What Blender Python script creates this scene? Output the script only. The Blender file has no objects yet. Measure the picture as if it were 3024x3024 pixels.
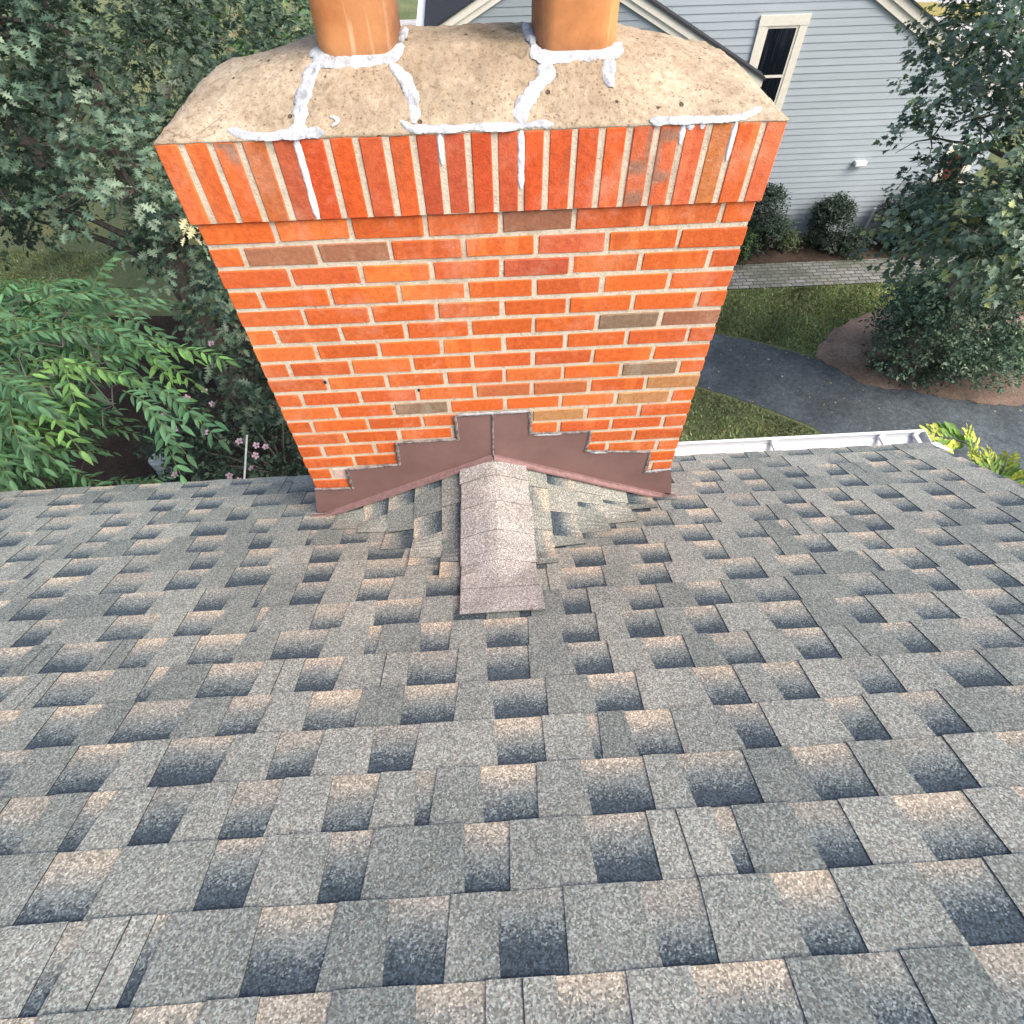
import bpy, bmesh, math, random
import numpy as np
from mathutils import Vector, Matrix

R = math.radians
random.seed(7)
rng = np.random.default_rng(7)
SC = bpy.context.scene
COL = SC.collection

# ---------------------------------------------------------------- camera, sky, sun, exposure
def make_camera():
    yaw, pitch, roll = 0.04663873, 0.95844435, -0.01695337
    f = Vector((math.sin(yaw) * math.cos(pitch), math.cos(yaw) * math.cos(pitch), -math.sin(pitch)))
    r = Vector((math.cos(yaw), -math.sin(yaw), 0))
    u = r.cross(f)
    r2 = math.cos(roll) * r + math.sin(roll) * u
    u2 = -math.sin(roll) * r + math.cos(roll) * u
    m = Matrix((r2, u2, -f)).transposed().to_4x4()
    m.translation = Vector((-0.00128, -1.57168, 0.85185))
    cd = bpy.data.cameras.new("camera")
    cd.sensor_width = 36
    cd.lens = 1786.21 / 3024 * 36
    cd.clip_start = 0.05
    cd.clip_end = 2000
    co = bpy.data.objects.new("camera", cd)
    co.matrix_world = m
    COL.objects.link(co)
    SC.camera = co

make_camera()
SUN_AZ, SUN_EL = R(126), R(48)          # azimuth clockwise from +Y (north)
w = bpy.data.worlds.new("World")
SC.world = w
w.use_nodes = True
wn = w.node_tree.nodes
bg = wn["Background"]
sky = wn.new("ShaderNodeTexSky")
sky.sky_type = 'NISHITA'
sky.sun_disc = False
sky.sun_elevation = SUN_EL
sky.sun_rotation = SUN_AZ
sky.air_density = 1.0
sky.dust_density = 3.0
w.node_tree.links.new(sky.outputs[0], bg.inputs[0])
bg.inputs[1].default_value = 0.15
sl = bpy.data.lights.new("sun", 'SUN')
sl.energy = 1.85
sl.angle = R(38)
sl.color = (1.0, 0.93, 0.84)
so = bpy.data.objects.new("sun", sl)
sd = Vector((math.sin(SUN_AZ) * math.cos(SUN_EL), math.cos(SUN_AZ) * math.cos(SUN_EL), math.sin(SUN_EL)))
so.rotation_euler = sd.to_track_quat('Z', 'Y').to_euler()
so.location = (6, -8, 12)
COL.objects.link(so)
SC.view_settings.view_transform = 'Standard'
SC.view_settings.look = 'None'
SC.view_settings.exposure = 1.15
SC.view_settings.gamma = 1

# ---------------------------------------------------------------- node helpers
def new_mat(name, rough=0.9, spec=0.2):
    m = bpy.data.materials.new(name)
    m.use_nodes = True
    b = m.node_tree.nodes["Principled BSDF"]
    b.inputs["Roughness"].default_value = rough
    b.inputs["Specular IOR Level"].default_value = spec
    return m, m.node_tree, b

def nd(nt, kind, **kw):
    n = nt.nodes.new(kind)
    for k, v in kw.items():
        if k.startswith("i_"):
            n.inputs[k[2:].replace("_", " ")].default_value = v
        else:
            setattr(n, k, v)
    return n

def noise(nt, scale, detail=4, rough=0.6, vec=None, dist=0.0):
    n = nd(nt, "ShaderNodeTexNoise")
    n.inputs["Scale"].default_value = scale
    n.inputs["Detail"].default_value = detail
    n.inputs["Roughness"].default_value = rough
    n.inputs["Distortion"].default_value = dist
    if vec is not None:
        nt.links.new(vec, n.inputs["Vector"])
    return n.outputs["Fac"]

def voro(nt, scale, vec=None, out="Distance", feature='F1'):
    n = nd(nt, "ShaderNodeTexVoronoi")
    n.feature = feature
    n.inputs["Scale"].default_value = scale
    if vec is not None:
        nt.links.new(vec, n.inputs["Vector"])
    return n.outputs[out]

def ramp(nt, fac, stops, interp='LINEAR'):
    n = nd(nt, "ShaderNodeValToRGB")
    cr = n.color_ramp
    cr.interpolation = interp
    while len(cr.elements) < len(stops):
        cr.elements.new(0.5)
    for e, (p, c) in zip(cr.elements, stops):
        e.position = p
        if not isinstance(c, (tuple, list)):
            c = (c, c, c)
        e.color = (*c, 1)
    nt.links.new(fac, n.inputs[0])
    return n.outputs[0]

def mixc(nt, a, b, fac, mode='MIX'):
    n = nd(nt, "ShaderNodeMix")
    n.data_type = 'RGBA'
    n.blend_type = mode
    for s, v in ((n.inputs[6], a), (n.inputs[7], b)):
        if isinstance(v, (tuple, list)):
            s.default_value = (*v[:3], 1)
        else:
            nt.links.new(v, s)
    if isinstance(fac, (int, float)):
        n.inputs[0].default_value = fac
    else:
        nt.links.new(fac, n.inputs[0])
    return n.outputs[2]

def mth(nt, op, a, b=None, c=None, clamp=False):
    n = nd(nt, "ShaderNodeMath")
    n.operation = op
    n.use_clamp = clamp
    for s, v in zip(n.inputs, (a, b, c)):
        if v is None:
            continue
        if isinstance(v, (int, float)):
            s.default_value = v
        else:
            nt.links.new(v, s)
    return n.outputs[0]

def coord(nt, scale=None, kind="Object"):
    t = nd(nt, "ShaderNodeTexCoord")
    o = t.outputs[kind]
    if scale:
        mp = nd(nt, "ShaderNodeMapping")
        mp.inputs["Scale"].default_value = scale
        nt.links.new(o, mp.inputs["Vector"])
        o = mp.outputs[0]
    return o

def attr(nt, name="Col"):
    a = nd(nt, "ShaderNodeAttribute")
    a.attribute_name = name
    return a

def bump(nt, b, height, dist=0.002, strength=1.0):
    n = nd(nt, "ShaderNodeBump")
    n.inputs["Distance"].default_value = dist
    n.inputs["Strength"].default_value = strength
    nt.links.new(height, n.inputs["Height"])
    nt.links.new(n.outputs[0], b.inputs["Normal"])

# ---------------------------------------------------------------- mesh helpers
class MB:
    """collects vertices, faces, material slots and one colour per face"""
    def __init__(self):
        self.v, self.f, self.m, self.c = [], [], [], []
    def face(self, pts, mat=0, col=(0, 0, 0, 1)):
        b = len(self.v)
        self.v.extend([tuple(p) for p in pts])
        self.f.append(tuple(range(b, b + len(pts))))
        self.m.append(mat)
        self.c.append([col] * len(pts) if not isinstance(col, list) else col)
    def box(self, x0, x1, y0, y1, z0, z1, mat=0, col=(0, 0, 0, 1), xf=None):
        P = [(x, y, z) for x in (x0, x1) for y in (y0, y1) for z in (z0, z1)]
        if xf:
            P = [xf(p) for p in P]
        for q in ((0, 1, 3, 2), (4, 6, 7, 5), (0, 4, 5, 1), (2, 3, 7, 6), (0, 2, 6, 4), (1, 5, 7, 3)):
            self.face([P[i] for i in q], mat, col)
    def cbox(self, x0, x1, y0, y1, z0, z1, c, mat=0, col=(0, 0, 0, 1), xf=None, jit=0.0):
        """a box with all its edges chamfered"""
        lo, hi = (x0, y0, z0), (x1, y1, z1)
        V = {}
        for s in ((a, b, d) for a in (0, 1) for b in (0, 1) for d in (0, 1)):
            j = [random.uniform(-jit, jit) for _ in range(3)]
            for ax in range(3):
                p = []
                for k in range(3):
                    e = hi[k] if s[k] else lo[k]
                    if k != ax:
                        e += -c if s[k] else c
                    p.append(e + j[k])
                V[s, ax] = xf(tuple(p)) if xf else tuple(p)
        def fc(keys):
            self.face([V[k] for k in keys], mat, col)
        for ax in range(3):
            o = [k for k in range(3) if k != ax]
            for s in (0, 1):
                cyc = []
                for a, b in ((0, 0), (1, 0), (1, 1), (0, 1)):
                    t = [0, 0, 0]; t[ax] = s; t[o[0]] = a; t[o[1]] = b
                    cyc.append((tuple(t), ax))
                flip = (s == 1) == (ax == 1)
                fc(cyc[::-1] if flip else cyc)
            for a in (0, 1):
                for b in (0, 1):
                    t0, t1 = [0, 0, 0], [0, 0, 0]
                    t0[ax], t1[ax] = 0, 1
                    for t in (t0, t1):
                        t[o[0]] = a; t[o[1]] = b
                    t0, t1 = tuple(t0), tuple(t1)
                    fc([(t0, o[0]), (t0, o[1]), (t1, o[1]), (t1, o[0])])
        for s in ((a, b, d) for a in (0, 1) for b in (0, 1) for d in (0, 1)):
            fc([(s, 0), (s, 1), (s, 2)])
    def tube(self, pts, rad, n=6, mat=0, col=(0, 0, 0, 1), cap=True):
        rings = []
        pts = [Vector(p) for p in pts]
        for i, p in enumerate(pts):
            d = (pts[min(i + 1, len(pts) - 1)] - pts[max(i - 1, 0)]).normalized()
            a = d.orthogonal().normalized() if i == 0 else (rings_a - d * rings_a.dot(d)).normalized()
            rings_a = a
            b = d.cross(a)
            r = rad[i] if isinstance(rad, (list, tuple)) else rad
            rings.append([p + (a * math.cos(t) + b * math.sin(t)) * r for t in (2 * math.pi * k / n for k in range(n))])
        for i in range(len(rings) - 1):
            for k in range(n):
                self.face([rings[i][k], rings[i][(k + 1) % n], rings[i + 1][(k + 1) % n], rings[i + 1][k]], mat, col)
        if cap:
            self.face(rings[0][::-1], mat, col)
            self.face(rings[-1], mat, col)
    def build(self, name, mats, parent=None, smooth=False, recalc=True, weld=0.0):
        me = bpy.data.meshes.new(name)
        me.from_pydata(self.v, [], self.f)
        if not isinstance(mats, (list, tuple)):
            mats = [mats]
        for m in mats:
            me.materials.append(m)
        me.polygons.foreach_set("material_index", self.m)
        ca = me.color_attributes.new("Col", 'FLOAT_COLOR', 'CORNER')
        ca.data.foreach_set("color", np.array([x for f in self.c for x in f], dtype=np.float32).ravel())
        if recalc or weld:
            bm = bmesh.new(); bm.from_mesh(me)
            bmesh.ops.remove_doubles(bm, verts=bm.verts, dist=weld or 1e-6)
            if recalc:
                bmesh.ops.recalc_face_normals(bm, faces=bm.faces)
            bm.to_mesh(me); bm.free()
        if smooth:
            me.polygons.foreach_set("use_smooth", [True] * len(me.polygons))
        o = bpy.data.objects.new(name, me)
        COL.objects.link(o)
        o.parent = parent
        return o

def tag(o, label=None, cat=None, group=None, kind=None):
    for k, v in (("label", label), ("category", cat), ("group", group), ("kind", kind)):
        if v:
            o[k] = v
    return o

def empty(name, loc, label, cat, group=None):
    o = bpy.data.objects.new(name, None)
    o.empty_display_size = 0.2
    COL.objects.link(o)
    o["_loc"] = 0
    del o["_loc"]
    return tag(o, label, cat, group)

def np_mesh(name, V, loops, sizes, mats, parent, colors, normals_up=False):
    """fast mesh from arrays: V (n,3), loop vertex indices, polygon sizes, a colour per vertex"""
    me = bpy.data.meshes.new(name)
    me.vertices.add(len(V)); me.vertices.foreach_set("co", V.astype(np.float32).ravel())
    me.loops.add(len(loops)); me.loops.foreach_set("vertex_index", loops.astype(np.int32))
    me.polygons.add(len(sizes))
    st = np.concatenate([[0], np.cumsum(sizes)[:-1]]).astype(np.int32)
    me.polygons.foreach_set("loop_start", st)
    me.polygons.foreach_set("loop_total", sizes.astype(np.int32))
    for m in (mats if isinstance(mats, (list, tuple)) else [mats]):
        me.materials.append(m)
    ca = me.color_attributes.new("Col", 'FLOAT_COLOR', 'POINT')
    ca.data.foreach_set("color", colors.astype(np.float32).ravel())
    me.update(calc_edges=True); me.validate()
    o = bpy.data.objects.new(name, me)
    COL.objects.link(o)
    o.parent = parent
    return o

GZ = -6.3                                    # level of the garden
TAN = math.tan(0.53192); CTH, STH = math.cos(0.53192), math.sin(0.53192)
Y0, Z0, EXPO = -0.89004, -0.79943, 0.143
def roof_z(y):
    return Z0 - TAN * (y - Y0)

# ---------------------------------------------------------------- materials
def mat_shingle():
    m, nt, b = new_mat("asphalt_shingle", 0.92, 0.25)
    a = attr(nt)
    sep = nd(nt, "ShaderNodeSeparateColor"); nt.links.new(a.outputs["Color"], sep.inputs[0])
    kind, v, rnd = sep.outputs[0], sep.outputs[1], sep.outputs[2]
    co = coord(nt)
    cell = voro(nt, 300, co, "Color")
    sc = nd(nt, "ShaderNodeSeparateColor"); nt.links.new(cell, sc.inputs[0])
    g1, g2 = sc.outputs[0], sc.outputs[1]
    n1 = noise(nt, 210, 4, 0.8, co)
    n2 = noise(nt, 9, 3, 0.6, co)
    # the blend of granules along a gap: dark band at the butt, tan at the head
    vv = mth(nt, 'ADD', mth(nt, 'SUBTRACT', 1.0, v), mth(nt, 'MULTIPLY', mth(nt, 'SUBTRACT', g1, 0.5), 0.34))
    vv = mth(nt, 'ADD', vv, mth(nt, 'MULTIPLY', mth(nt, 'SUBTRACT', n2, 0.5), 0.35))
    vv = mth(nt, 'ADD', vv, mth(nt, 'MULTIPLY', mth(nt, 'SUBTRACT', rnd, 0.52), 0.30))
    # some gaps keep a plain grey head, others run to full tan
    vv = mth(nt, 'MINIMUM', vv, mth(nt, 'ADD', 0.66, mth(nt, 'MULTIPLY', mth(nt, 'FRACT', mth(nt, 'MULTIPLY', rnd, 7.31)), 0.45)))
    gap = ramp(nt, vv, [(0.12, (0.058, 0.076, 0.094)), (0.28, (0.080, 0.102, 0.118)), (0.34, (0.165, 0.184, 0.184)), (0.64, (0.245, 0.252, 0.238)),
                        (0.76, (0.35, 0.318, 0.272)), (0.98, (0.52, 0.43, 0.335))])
    tabv = mth(nt, 'ADD', rnd, mth(nt, 'MULTIPLY', mth(nt, 'SUBTRACT', n2, 0.5), 0.7))
    tab = ramp(nt, tabv, [(0.05, (0.190, 0.204, 0.192)), (0.5, (0.254, 0.261, 0.240)), (0.95, (0.318, 0.315, 0.284))])
    capc = ramp(nt, n2, [(0.3, (0.34, 0.315, 0.30)), (0.7, (0.45, 0.42, 0.40))])
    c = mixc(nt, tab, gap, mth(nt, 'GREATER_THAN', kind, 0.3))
    c = mixc(nt, c, capc, mth(nt, 'GREATER_THAN', kind, 0.75))
    gran = ramp(nt, mth(nt, 'ADD', mth(nt, 'MULTIPLY', g2, 0.42), mth(nt, 'MULTIPLY', n1, 0.58)),
                [(0.2, 0.34), (0.5, 0.93), (0.70, 1.6), (0.84, 2.7)])
    c = mixc(nt, c, gran, 1.0, 'MULTIPLY')
    tint = mixc(nt, (1.04, 0.98, 0.90), (0.96, 1.03, 1.02), g1)
    c = mixc(nt, c, tint, 1.0, 'MULTIPLY')
    wx = ramp(nt, noise(nt, 1.1, 6, 0.7, co), [(0.3, (0.84, 0.85, 0.86)), (0.7, (1.16, 1.15, 1.13))])
    sc1 = ramp(nt, noise(nt, 1.0, 5, 0.75, coord(nt, (9, 3.0, 3.0))), [(0.60, 0.0), (0.74, 1.0)])
    wx = mixc(nt, wx, (1.5, 1.48, 1.42), mth(nt, 'MULTIPLY', sc1, 0.30))
    c = mixc(nt, c, wx, 1.0, 'MULTIPLY')
    nt.links.new(c, b.inputs["Base Color"])
    bump(nt, b, mth(nt, 'ADD', g2, n1), 0.0022, 0.9)
    return m

def mat_plain(name, col, rough=0.8, spec=0.3, nscale=30, var=0.15, metal=0.0, bscale=0, bdist=0.001):
    m, nt, b = new_mat(name, rough, spec)
    co = coord(nt)
    n = noise(nt, nscale, 4, 0.6, co)
    lo = tuple(x * (1 - var) for x in col); hi = tuple(min(1, x * (1 + var)) for x in col)
    nt.links.new(ramp(nt, n, [(0.3, lo), (0.7, hi)]), b.inputs["Base Color"])
    b.inputs["Metallic"].default_value = metal
    if bscale:
        bump(nt, b, noise(nt, bscale, 3, 0.6, co), bdist)
    return m

def mat_brick():
    m, nt, b = new_mat("fired_brick", 0.88, 0.2)
    a = attr(nt); co = coord(nt)
    n = noise(nt, 60, 5, 0.65, co)
    c = mixc(nt, a.outputs["Color"], ramp(nt, n, [(0.3, (0.84, 0.84, 0.9)), (0.5, (1.04, 1.10, 1.25)), (0.72, (1.22, 1.40, 1.65))]), 1.0, 'MULTIPLY')
    # lighter ghost bars left by the kiln stacking, on some of the bricks
    cs = coord(nt, (17, 17, 3.2))
    bar = ramp(nt, noise(nt, 1.0, 0, 0.5, cs), [(0.56, 0.0), (0.60, 1.0)])
    mask = ramp(nt, noise(nt, 3.1, 1, 0.5, co), [(0.48, 0.0), (0.56, 1.0)])
    pale = mixc(nt, c, (1.25, 1.55, 1.7), 1.0, 'MULTIPLY')
    c = mixc(nt, c, pale, mth(nt, 'MULTIPLY', mth(nt, 'MULTIPLY', bar, mask), 0.55))
    # lime bloom, sparse dark pits
    bl = ramp(nt, noise(nt, 5, 6, 0.75, co), [(0.52, 0.0), (0.76, 1.0)])
    c = mixc(nt, c, (0.74, 0.42, 0.29), mth(nt, 'MULTIPLY', bl, 0.45))
    sm = ramp(nt, noise(nt, 1.0, 6, 0.75, coord(nt, (26, 26, 55))), [(0.60, 0.0), (0.72, 1.0)])
    sm2 = ramp(nt, noise(nt, 2.3, 3, 0.6, co), [(0.50, 0.0), (0.62, 1.0)])
    c = mixc(nt, c, (0.80, 0.62, 0.46), mth(nt, 'MULTIPLY', mth(nt, 'MULTIPLY', sm, sm2), 0.6))
    dk = ramp(nt, noise(nt, 1.0, 5, 0.7, coord(nt, (14, 14, 4))), [(0.57, 0.0), (0.75, 1.0)])
    c = mixc(nt, c, (0.26, 0.085, 0.045), mth(nt, 'MULTIPLY', dk, 0.5))
    pit = ramp(nt, voro(nt, 150, co), [(0.05, 1.0), (0.12, 0.0)])
    c = mixc(nt, c, (0.16, 0.045, 0.02), mth(nt, 'MULTIPLY', pit, 0.35))
    nt.links.new(c, b.inputs["Base Color"])
    bump(nt, b, mth(nt, 'ADD', n, noise(nt, 240, 3, 0.6, co)), 0.0016, 0.8)
    return m

def mat_mortar():
    m, nt, b = new_mat("lime_mortar", 0.95, 0.1)
    co = coord(nt)
    c = ramp(nt, noise(nt, 35, 5, 0.7, co), [(0.25, (0.40, 0.32, 0.22)), (0.44, (0.64, 0.54, 0.40)), (0.75, (0.76, 0.67, 0.52))])
    d = ramp(nt, noise(nt, 3.5, 4, 0.7, co), [(0.58, 0.0), (0.75, 1.0)])
    c = mixc(nt, c, (0.32, 0.26, 0.20), mth(nt, 'MULTIPLY', d, 0.6))
    sp = ramp(nt, noise(nt, 130, 3, 0.7, co), [(0.58, 0.0), (0.68, 1.0)])
    c = mixc(nt, c, (0.26, 0.20, 0.15), mth(nt, 'MULTIPLY', sp, 0.5))
    nt.links.new(c, b.inputs["Base Color"])
    bump(nt, b, noise(nt, 120, 5, 0.7, co), 0.004, 1.0)
    return m

def mat_crown():
    m, nt, b = new_mat("mortar_wash", 0.95, 0.1)
    co = coord(nt)
    c = ramp(nt, noise(nt, 55, 6, 0.75, co), [(0.30, (0.22, 0.165, 0.11)), (0.44, (0.43, 0.34, 0.235)), (0.7, (0.575, 0.48, 0.355))])
    big = ramp(nt, noise(nt, 4.5, 4, 0.6, co), [(0.35, (0.70, 0.66, 0.62)), (0.65, (1.10, 1.09, 1.08))])
    c = mixc(nt, c, big, 1.0, 'MULTIPLY')
    sp = ramp(nt, voro(nt, 78, co), [(0.16, 1.0), (0.30, 0.0)])
    spm = ramp(nt, noise(nt, 12, 4, 0.7, co), [(0.42, 0.0), (0.56, 1.0)])
    c = mixc(nt, c, (0.13, 0.082, 0.048), mth(nt, 'MULTIPLY', mth(nt, 'MULTIPLY', sp, spm), 0.6))
    sp2 = ramp(nt, noise(nt, 150, 2, 0.6, co), [(0.62, 0.0), (0.70, 1.0)])
    c = mixc(nt, c, (0.20, 0.13, 0.08), mth(nt, 'MULTIPLY', sp2, 0.55))
    pit = ramp(nt, voro(nt, 17, co), [(0.075, 1.0), (0.11, 0.0)])
    c = mixc(nt, c, (0.07, 0.045, 0.03), mth(nt, 'MULTIPLY', pit, 0.85))
    # weather growth, painted into the vertex colour where it has settled
    a = attr(nt); sep = nd(nt, "ShaderNodeSeparateColor"); nt.links.new(a.outputs["Color"], sep.inputs[0])
    moss = mth(nt, 'MULTIPLY', sep.outputs[0], ramp(nt, noise(nt, 14, 6, 0.75, co), [(0.35, 0.1), (0.62, 1.0)]))
    c = mixc(nt, c, (0.12, 0.095, 0.055), mth(nt, 'MULTIPLY', moss, 0.95, clamp=True))
    # hairline cracks
    cr = nd(nt, "ShaderNodeTexVoronoi"); cr.feature = 'DISTANCE_TO_EDGE'; cr.inputs["Scale"].default_value = 3.3
    ds = nd(nt, "ShaderNodeVectorMath"); ds.operation = 'ADD'
    nz = nd(nt, "ShaderNodeTexNoise"); nz.inputs["Scale"].default_value = 7
    nt.links.new(co, nz.inputs["Vector"])
    ns = nd(nt, "ShaderNodeVectorMath"); ns.operation = 'SCALE'; ns.inputs[3].default_value = 0.22
    nt.links.new(nz.outputs["Color"], ns.inputs[0])
    nt.links.new(co, ds.inputs[0]); nt.links.new(ns.outputs[0], ds.inputs[1]); nt.links.new(ds.outputs[0], cr.inputs["Vector"])
    crk = ramp(nt, cr.outputs["Distance"], [(0.0, 1.0), (0.010, 0.0)])
    crm = ramp(nt, noise(nt, 3, 2, 0.5, co), [(0.5, 0.0), (0.58, 1.0)])
    c = mixc(nt, c, (0.14, 0.10, 0.07), mth(nt, 'MULTIPLY', mth(nt, 'MULTIPLY', crk, crm), 0.7))
    nt.links.new(c, b.inputs["Base Color"])
    bump(nt, b, mth(nt, 'SUBTRACT', noise(nt, 70, 6, 0.75, co), pit), 0.006, 0.9)
    return m

def mat_flue():
    m, nt, b = new_mat("clay_flue", 0.7, 0.3)
    co = coord(nt)
    st = noise(nt, 1.0, 3, 0.6, coord(nt, (38, 38, 2.5)))
    c = ramp(nt, noise(nt, 10, 5, 0.6, co), [(0.3, (0.44, 0.165, 0.052)), (0.5, (0.55, 0.225, 0.078)), (0.75, (0.63, 0.285, 0.11))])
    c = mixc(nt, c, (0.86, 0.55, 0.34), mth(nt, 'MULTIPLY', ramp(nt, st, [(0.60, 0.0), (0.70, 1.0)]), 0.6))
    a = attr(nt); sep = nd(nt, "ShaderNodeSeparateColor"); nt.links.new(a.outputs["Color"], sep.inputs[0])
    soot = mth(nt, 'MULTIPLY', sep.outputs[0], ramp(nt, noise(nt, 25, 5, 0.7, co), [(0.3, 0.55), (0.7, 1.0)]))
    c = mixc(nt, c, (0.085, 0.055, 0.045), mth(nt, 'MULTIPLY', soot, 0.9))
    nt.links.new(c, b.inputs["Base Color"])
    bump(nt, b, noise(nt, 90, 4, 0.6, co), 0.0012, 0.6)
    return m

def mat_siding():
    m, nt, b = new_mat("vinyl_siding", 0.55, 0.3)
    a = attr(nt); co = coord(nt)
    n = noise(nt, 1.0, 4, 0.6, coord(nt, (1.2, 1.2, 22)))
    c = mixc(nt, a.outputs["Color"], ramp(nt, n, [(0.3, 0.93), (0.7, 1.06)]), 1.0, 'MULTIPLY')
    c = mixc(nt, c, ramp(nt, noise(nt, 0.7, 4, 0.65, co), [(0.3, (0.92, 0.95, 0.93)), (0.7, (1.03, 1.02, 1.02))]), 1.0, 'MULTIPLY')
    nt.links.new(c, b.inputs["Base Color"])
    bump(nt, b, noise(nt, 1.0, 5, 0.7, coord(nt, (25, 25, 160))), 0.0012, 0.6)
    return m

def mat_leaf(name, trans=0.24, rough=0.55, var=(0.75, 1.3)):
    m, nt, b = new_mat(name, rough, 0.35)
    a = attr(nt); co = coord(nt)
    c = mixc(nt, a.outputs["Color"], ramp(nt, noise(nt, 22, 3, 0.6, co), [(0.3, var[0]), (0.7, var[1])]), 1.0, 'MULTIPLY')
    nt.links.new(c, b.inputs["Base Color"])
    tr = nd(nt, "ShaderNodeBsdfTranslucent")
    nt.links.new(mixc(nt, c, (1.0, 1.25, 0.55), 1.0, 'MULTIPLY'), tr.inputs[0])
    mx = nd(nt, "ShaderNodeMixShader"); mx.inputs[0].default_value = trans
    nt.links.new(b.outputs[0], mx.inputs[1]); nt.links.new(tr.outputs[0], mx.inputs[2])
    nt.links.new(mx.outputs[0], nt.nodes["Material Output"].inputs[0])
    return m

def mat_grass():
    m, nt, b = new_mat("lawn_grass", 0.9, 0.15)
    co = coord(nt)
    c = ramp(nt, noise(nt, 38, 6, 0.8, co), [(0.3, (0.085, 0.115, 0.055)), (0.5, (0.19, 0.22, 0.105)), (0.72, (0.31, 0.32, 0.17))])
    big = ramp(nt, noise(nt, 0.9, 5, 0.65, co), [(0.35, (0.75, 0.8, 0.7)), (0.55, (1.0, 1.0, 1.0)), (0.72, (1.55, 1.25, 1.0))])
    c = mixc(nt, c, big, 1.0, 'MULTIPLY')
    dry = ramp(nt, noise(nt, 3.4, 5, 0.7, co), [(0.63, 0.0), (0.74, 1.0)])
    c = mixc(nt, c, (0.32, 0.24, 0.13), mth(nt, 'MULTIPLY', dry, 0.7))
    nt.links.new(c, b.inputs["Base Color"])
    bump(nt, b, noise(nt, 60, 5, 0.8, co), 0.05, 1.0)
    return m

def mat_mulch(name="bark_mulch", k=1.0):
    m, nt, b = new_mat(name, 0.95, 0.1)
    co = coord(nt)
    c = ramp(nt, noise(nt, 30, 6, 0.85, co, 1.2), [(0.3, (0.05 * k, 0.036 * k, 0.029 * k)), (0.5, (0.145 * k, 0.103 * k, 0.08 * k)), (0.75, (0.30 * k, 0.225 * k, 0.165 * k))])
    d = ramp(nt, noise(nt, 1.6, 4, 0.6, co), [(0.4, 0.75), (0.65, 1.25)])
    c = mixc(nt, c, d, 1.0, 'MULTIPLY')
    ch = ramp(nt, voro(nt, 26, co), [(0.05, 1.0), (0.10, 0.0)])
    c = mixc(nt, c, (0.40, 0.30, 0.20), mth(nt, 'MULTIPLY', ch, 0.4))
    nt.links.new(c, b.inputs["Base Color"])
    bump(nt, b, noise(nt, 40, 6, 0.85, co), 0.04, 1.0)
    return m

def mat_asphalt():
    m, nt, b = new_mat("asphalt", 0.85, 0.3)
    co = coord(nt)
    c = ramp(nt, noise(nt, 48, 6, 0.85, co), [(0.3, (0.026, 0.034, 0.040)), (0.5, (0.066, 0.080, 0.088)), (0.7, (0.13, 0.148, 0.156))])
    wear = ramp(nt, noise(nt, 0.75, 5, 0.6, co), [(0.4, 0.75), (0.65, 1.5)])
    c = mixc(nt, c, ramp(nt, noise(nt, 13, 6, 0.8, co), [(0.3, 0.55), (0.5, 1.0), (0.7, 1.6)]), 1.0, 'MULTIPLY')
    c = mixc(nt, c, wear, 1.0, 'MULTIPLY')
    sp = ramp(nt, voro(nt, 5.5, co), [(0.05, 1.0), (0.085, 0.0)])
    c = mixc(nt, c, (0.34, 0.31, 0.26), mth(nt, 'MULTIPLY', sp, 0.55))
    nt.links.new(c, b.inputs["Base Color"])
    bump(nt, b, noise(nt, 120, 3, 0.7, co), 0.006, 1.0)
    return m

def mat_pavers():
    m, nt, b = new_mat("concrete_pavers", 0.9, 0.2)
    co = coord(nt)
    bt = nd(nt, "ShaderNodeTexBrick")
    bt.offset = 0.5
    bt.inputs["Scale"].default_value = 1.0
    bt.inputs["Brick Width"].default_value = 0.21
    bt.inputs["Row Height"].default_value = 0.105
    bt.inputs["Mortar Size"].default_value = 0.010
    bt.inputs["Mortar Smooth"].default_value = 0.4
    bt.inputs["Bias"].default_value = -0.1
    bt.inputs["Color1"].default_value = (0.20, 0.20, 0.19, 1)
    bt.inputs["Color2"].default_value = (0.32, 0.31, 0.29, 1)
    bt.inputs["Mortar"].default_value = (0.045, 0.05, 0.035, 1)
    nt.links.new(co, bt.inputs["Vector"])
    n = ramp(nt, noise(nt, 28, 6, 0.75, co), [(0.3, 0.6), (0.7, 1.25)])
    c = mixc(nt, bt.outputs["Color"], n, 1.0, 'MULTIPLY')
    mossy = ramp(nt, noise(nt, 1.3, 5, 0.7, co), [(0.42, 0.0), (0.62, 1.0)])
    c = mixc(nt, c, (0.085, 0.098, 0.060), mth(nt, 'MULTIPLY', mossy, 0.7))
    nt.links.new(c, b.inputs["Base Color"])
    bump(nt, b, mth(nt, 'SUBTRACT', n, mth(nt, 'MULTIPLY', bt.outputs["Fac"], 2.0)), 0.008, 1.0)
    return m

def mat_glass_dark():
    m, nt, b = new_mat("dark_pane", 0.08, 0.5)
    co = coord(nt)
    st = noise(nt, 1.0, 4, 0.7, coord(nt, (60, 60, 1.5)))
    c = ramp(nt, st, [(0.55, (0.006, 0.008, 0.013)), (0.75, (0.05, 0.06, 0.08))])
    nt.links.new(c, b.inputs["Base Color"])
    return m

def mat_bark(name, col):
    m, nt, b = new_mat(name, 0.95, 0.1)
    n = noise(nt, 1.0, 6, 0.75, coord(nt, (22, 22, 5)))
    nt.links.new(ramp(nt, n, [(0.3, tuple(x * 0.45 for x in col)), (0.7, tuple(x * 1.3 for x in col))]), b.inputs["Base Color"])
    bump(nt, b, n, 0.02, 1.0)
    return m

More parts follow.
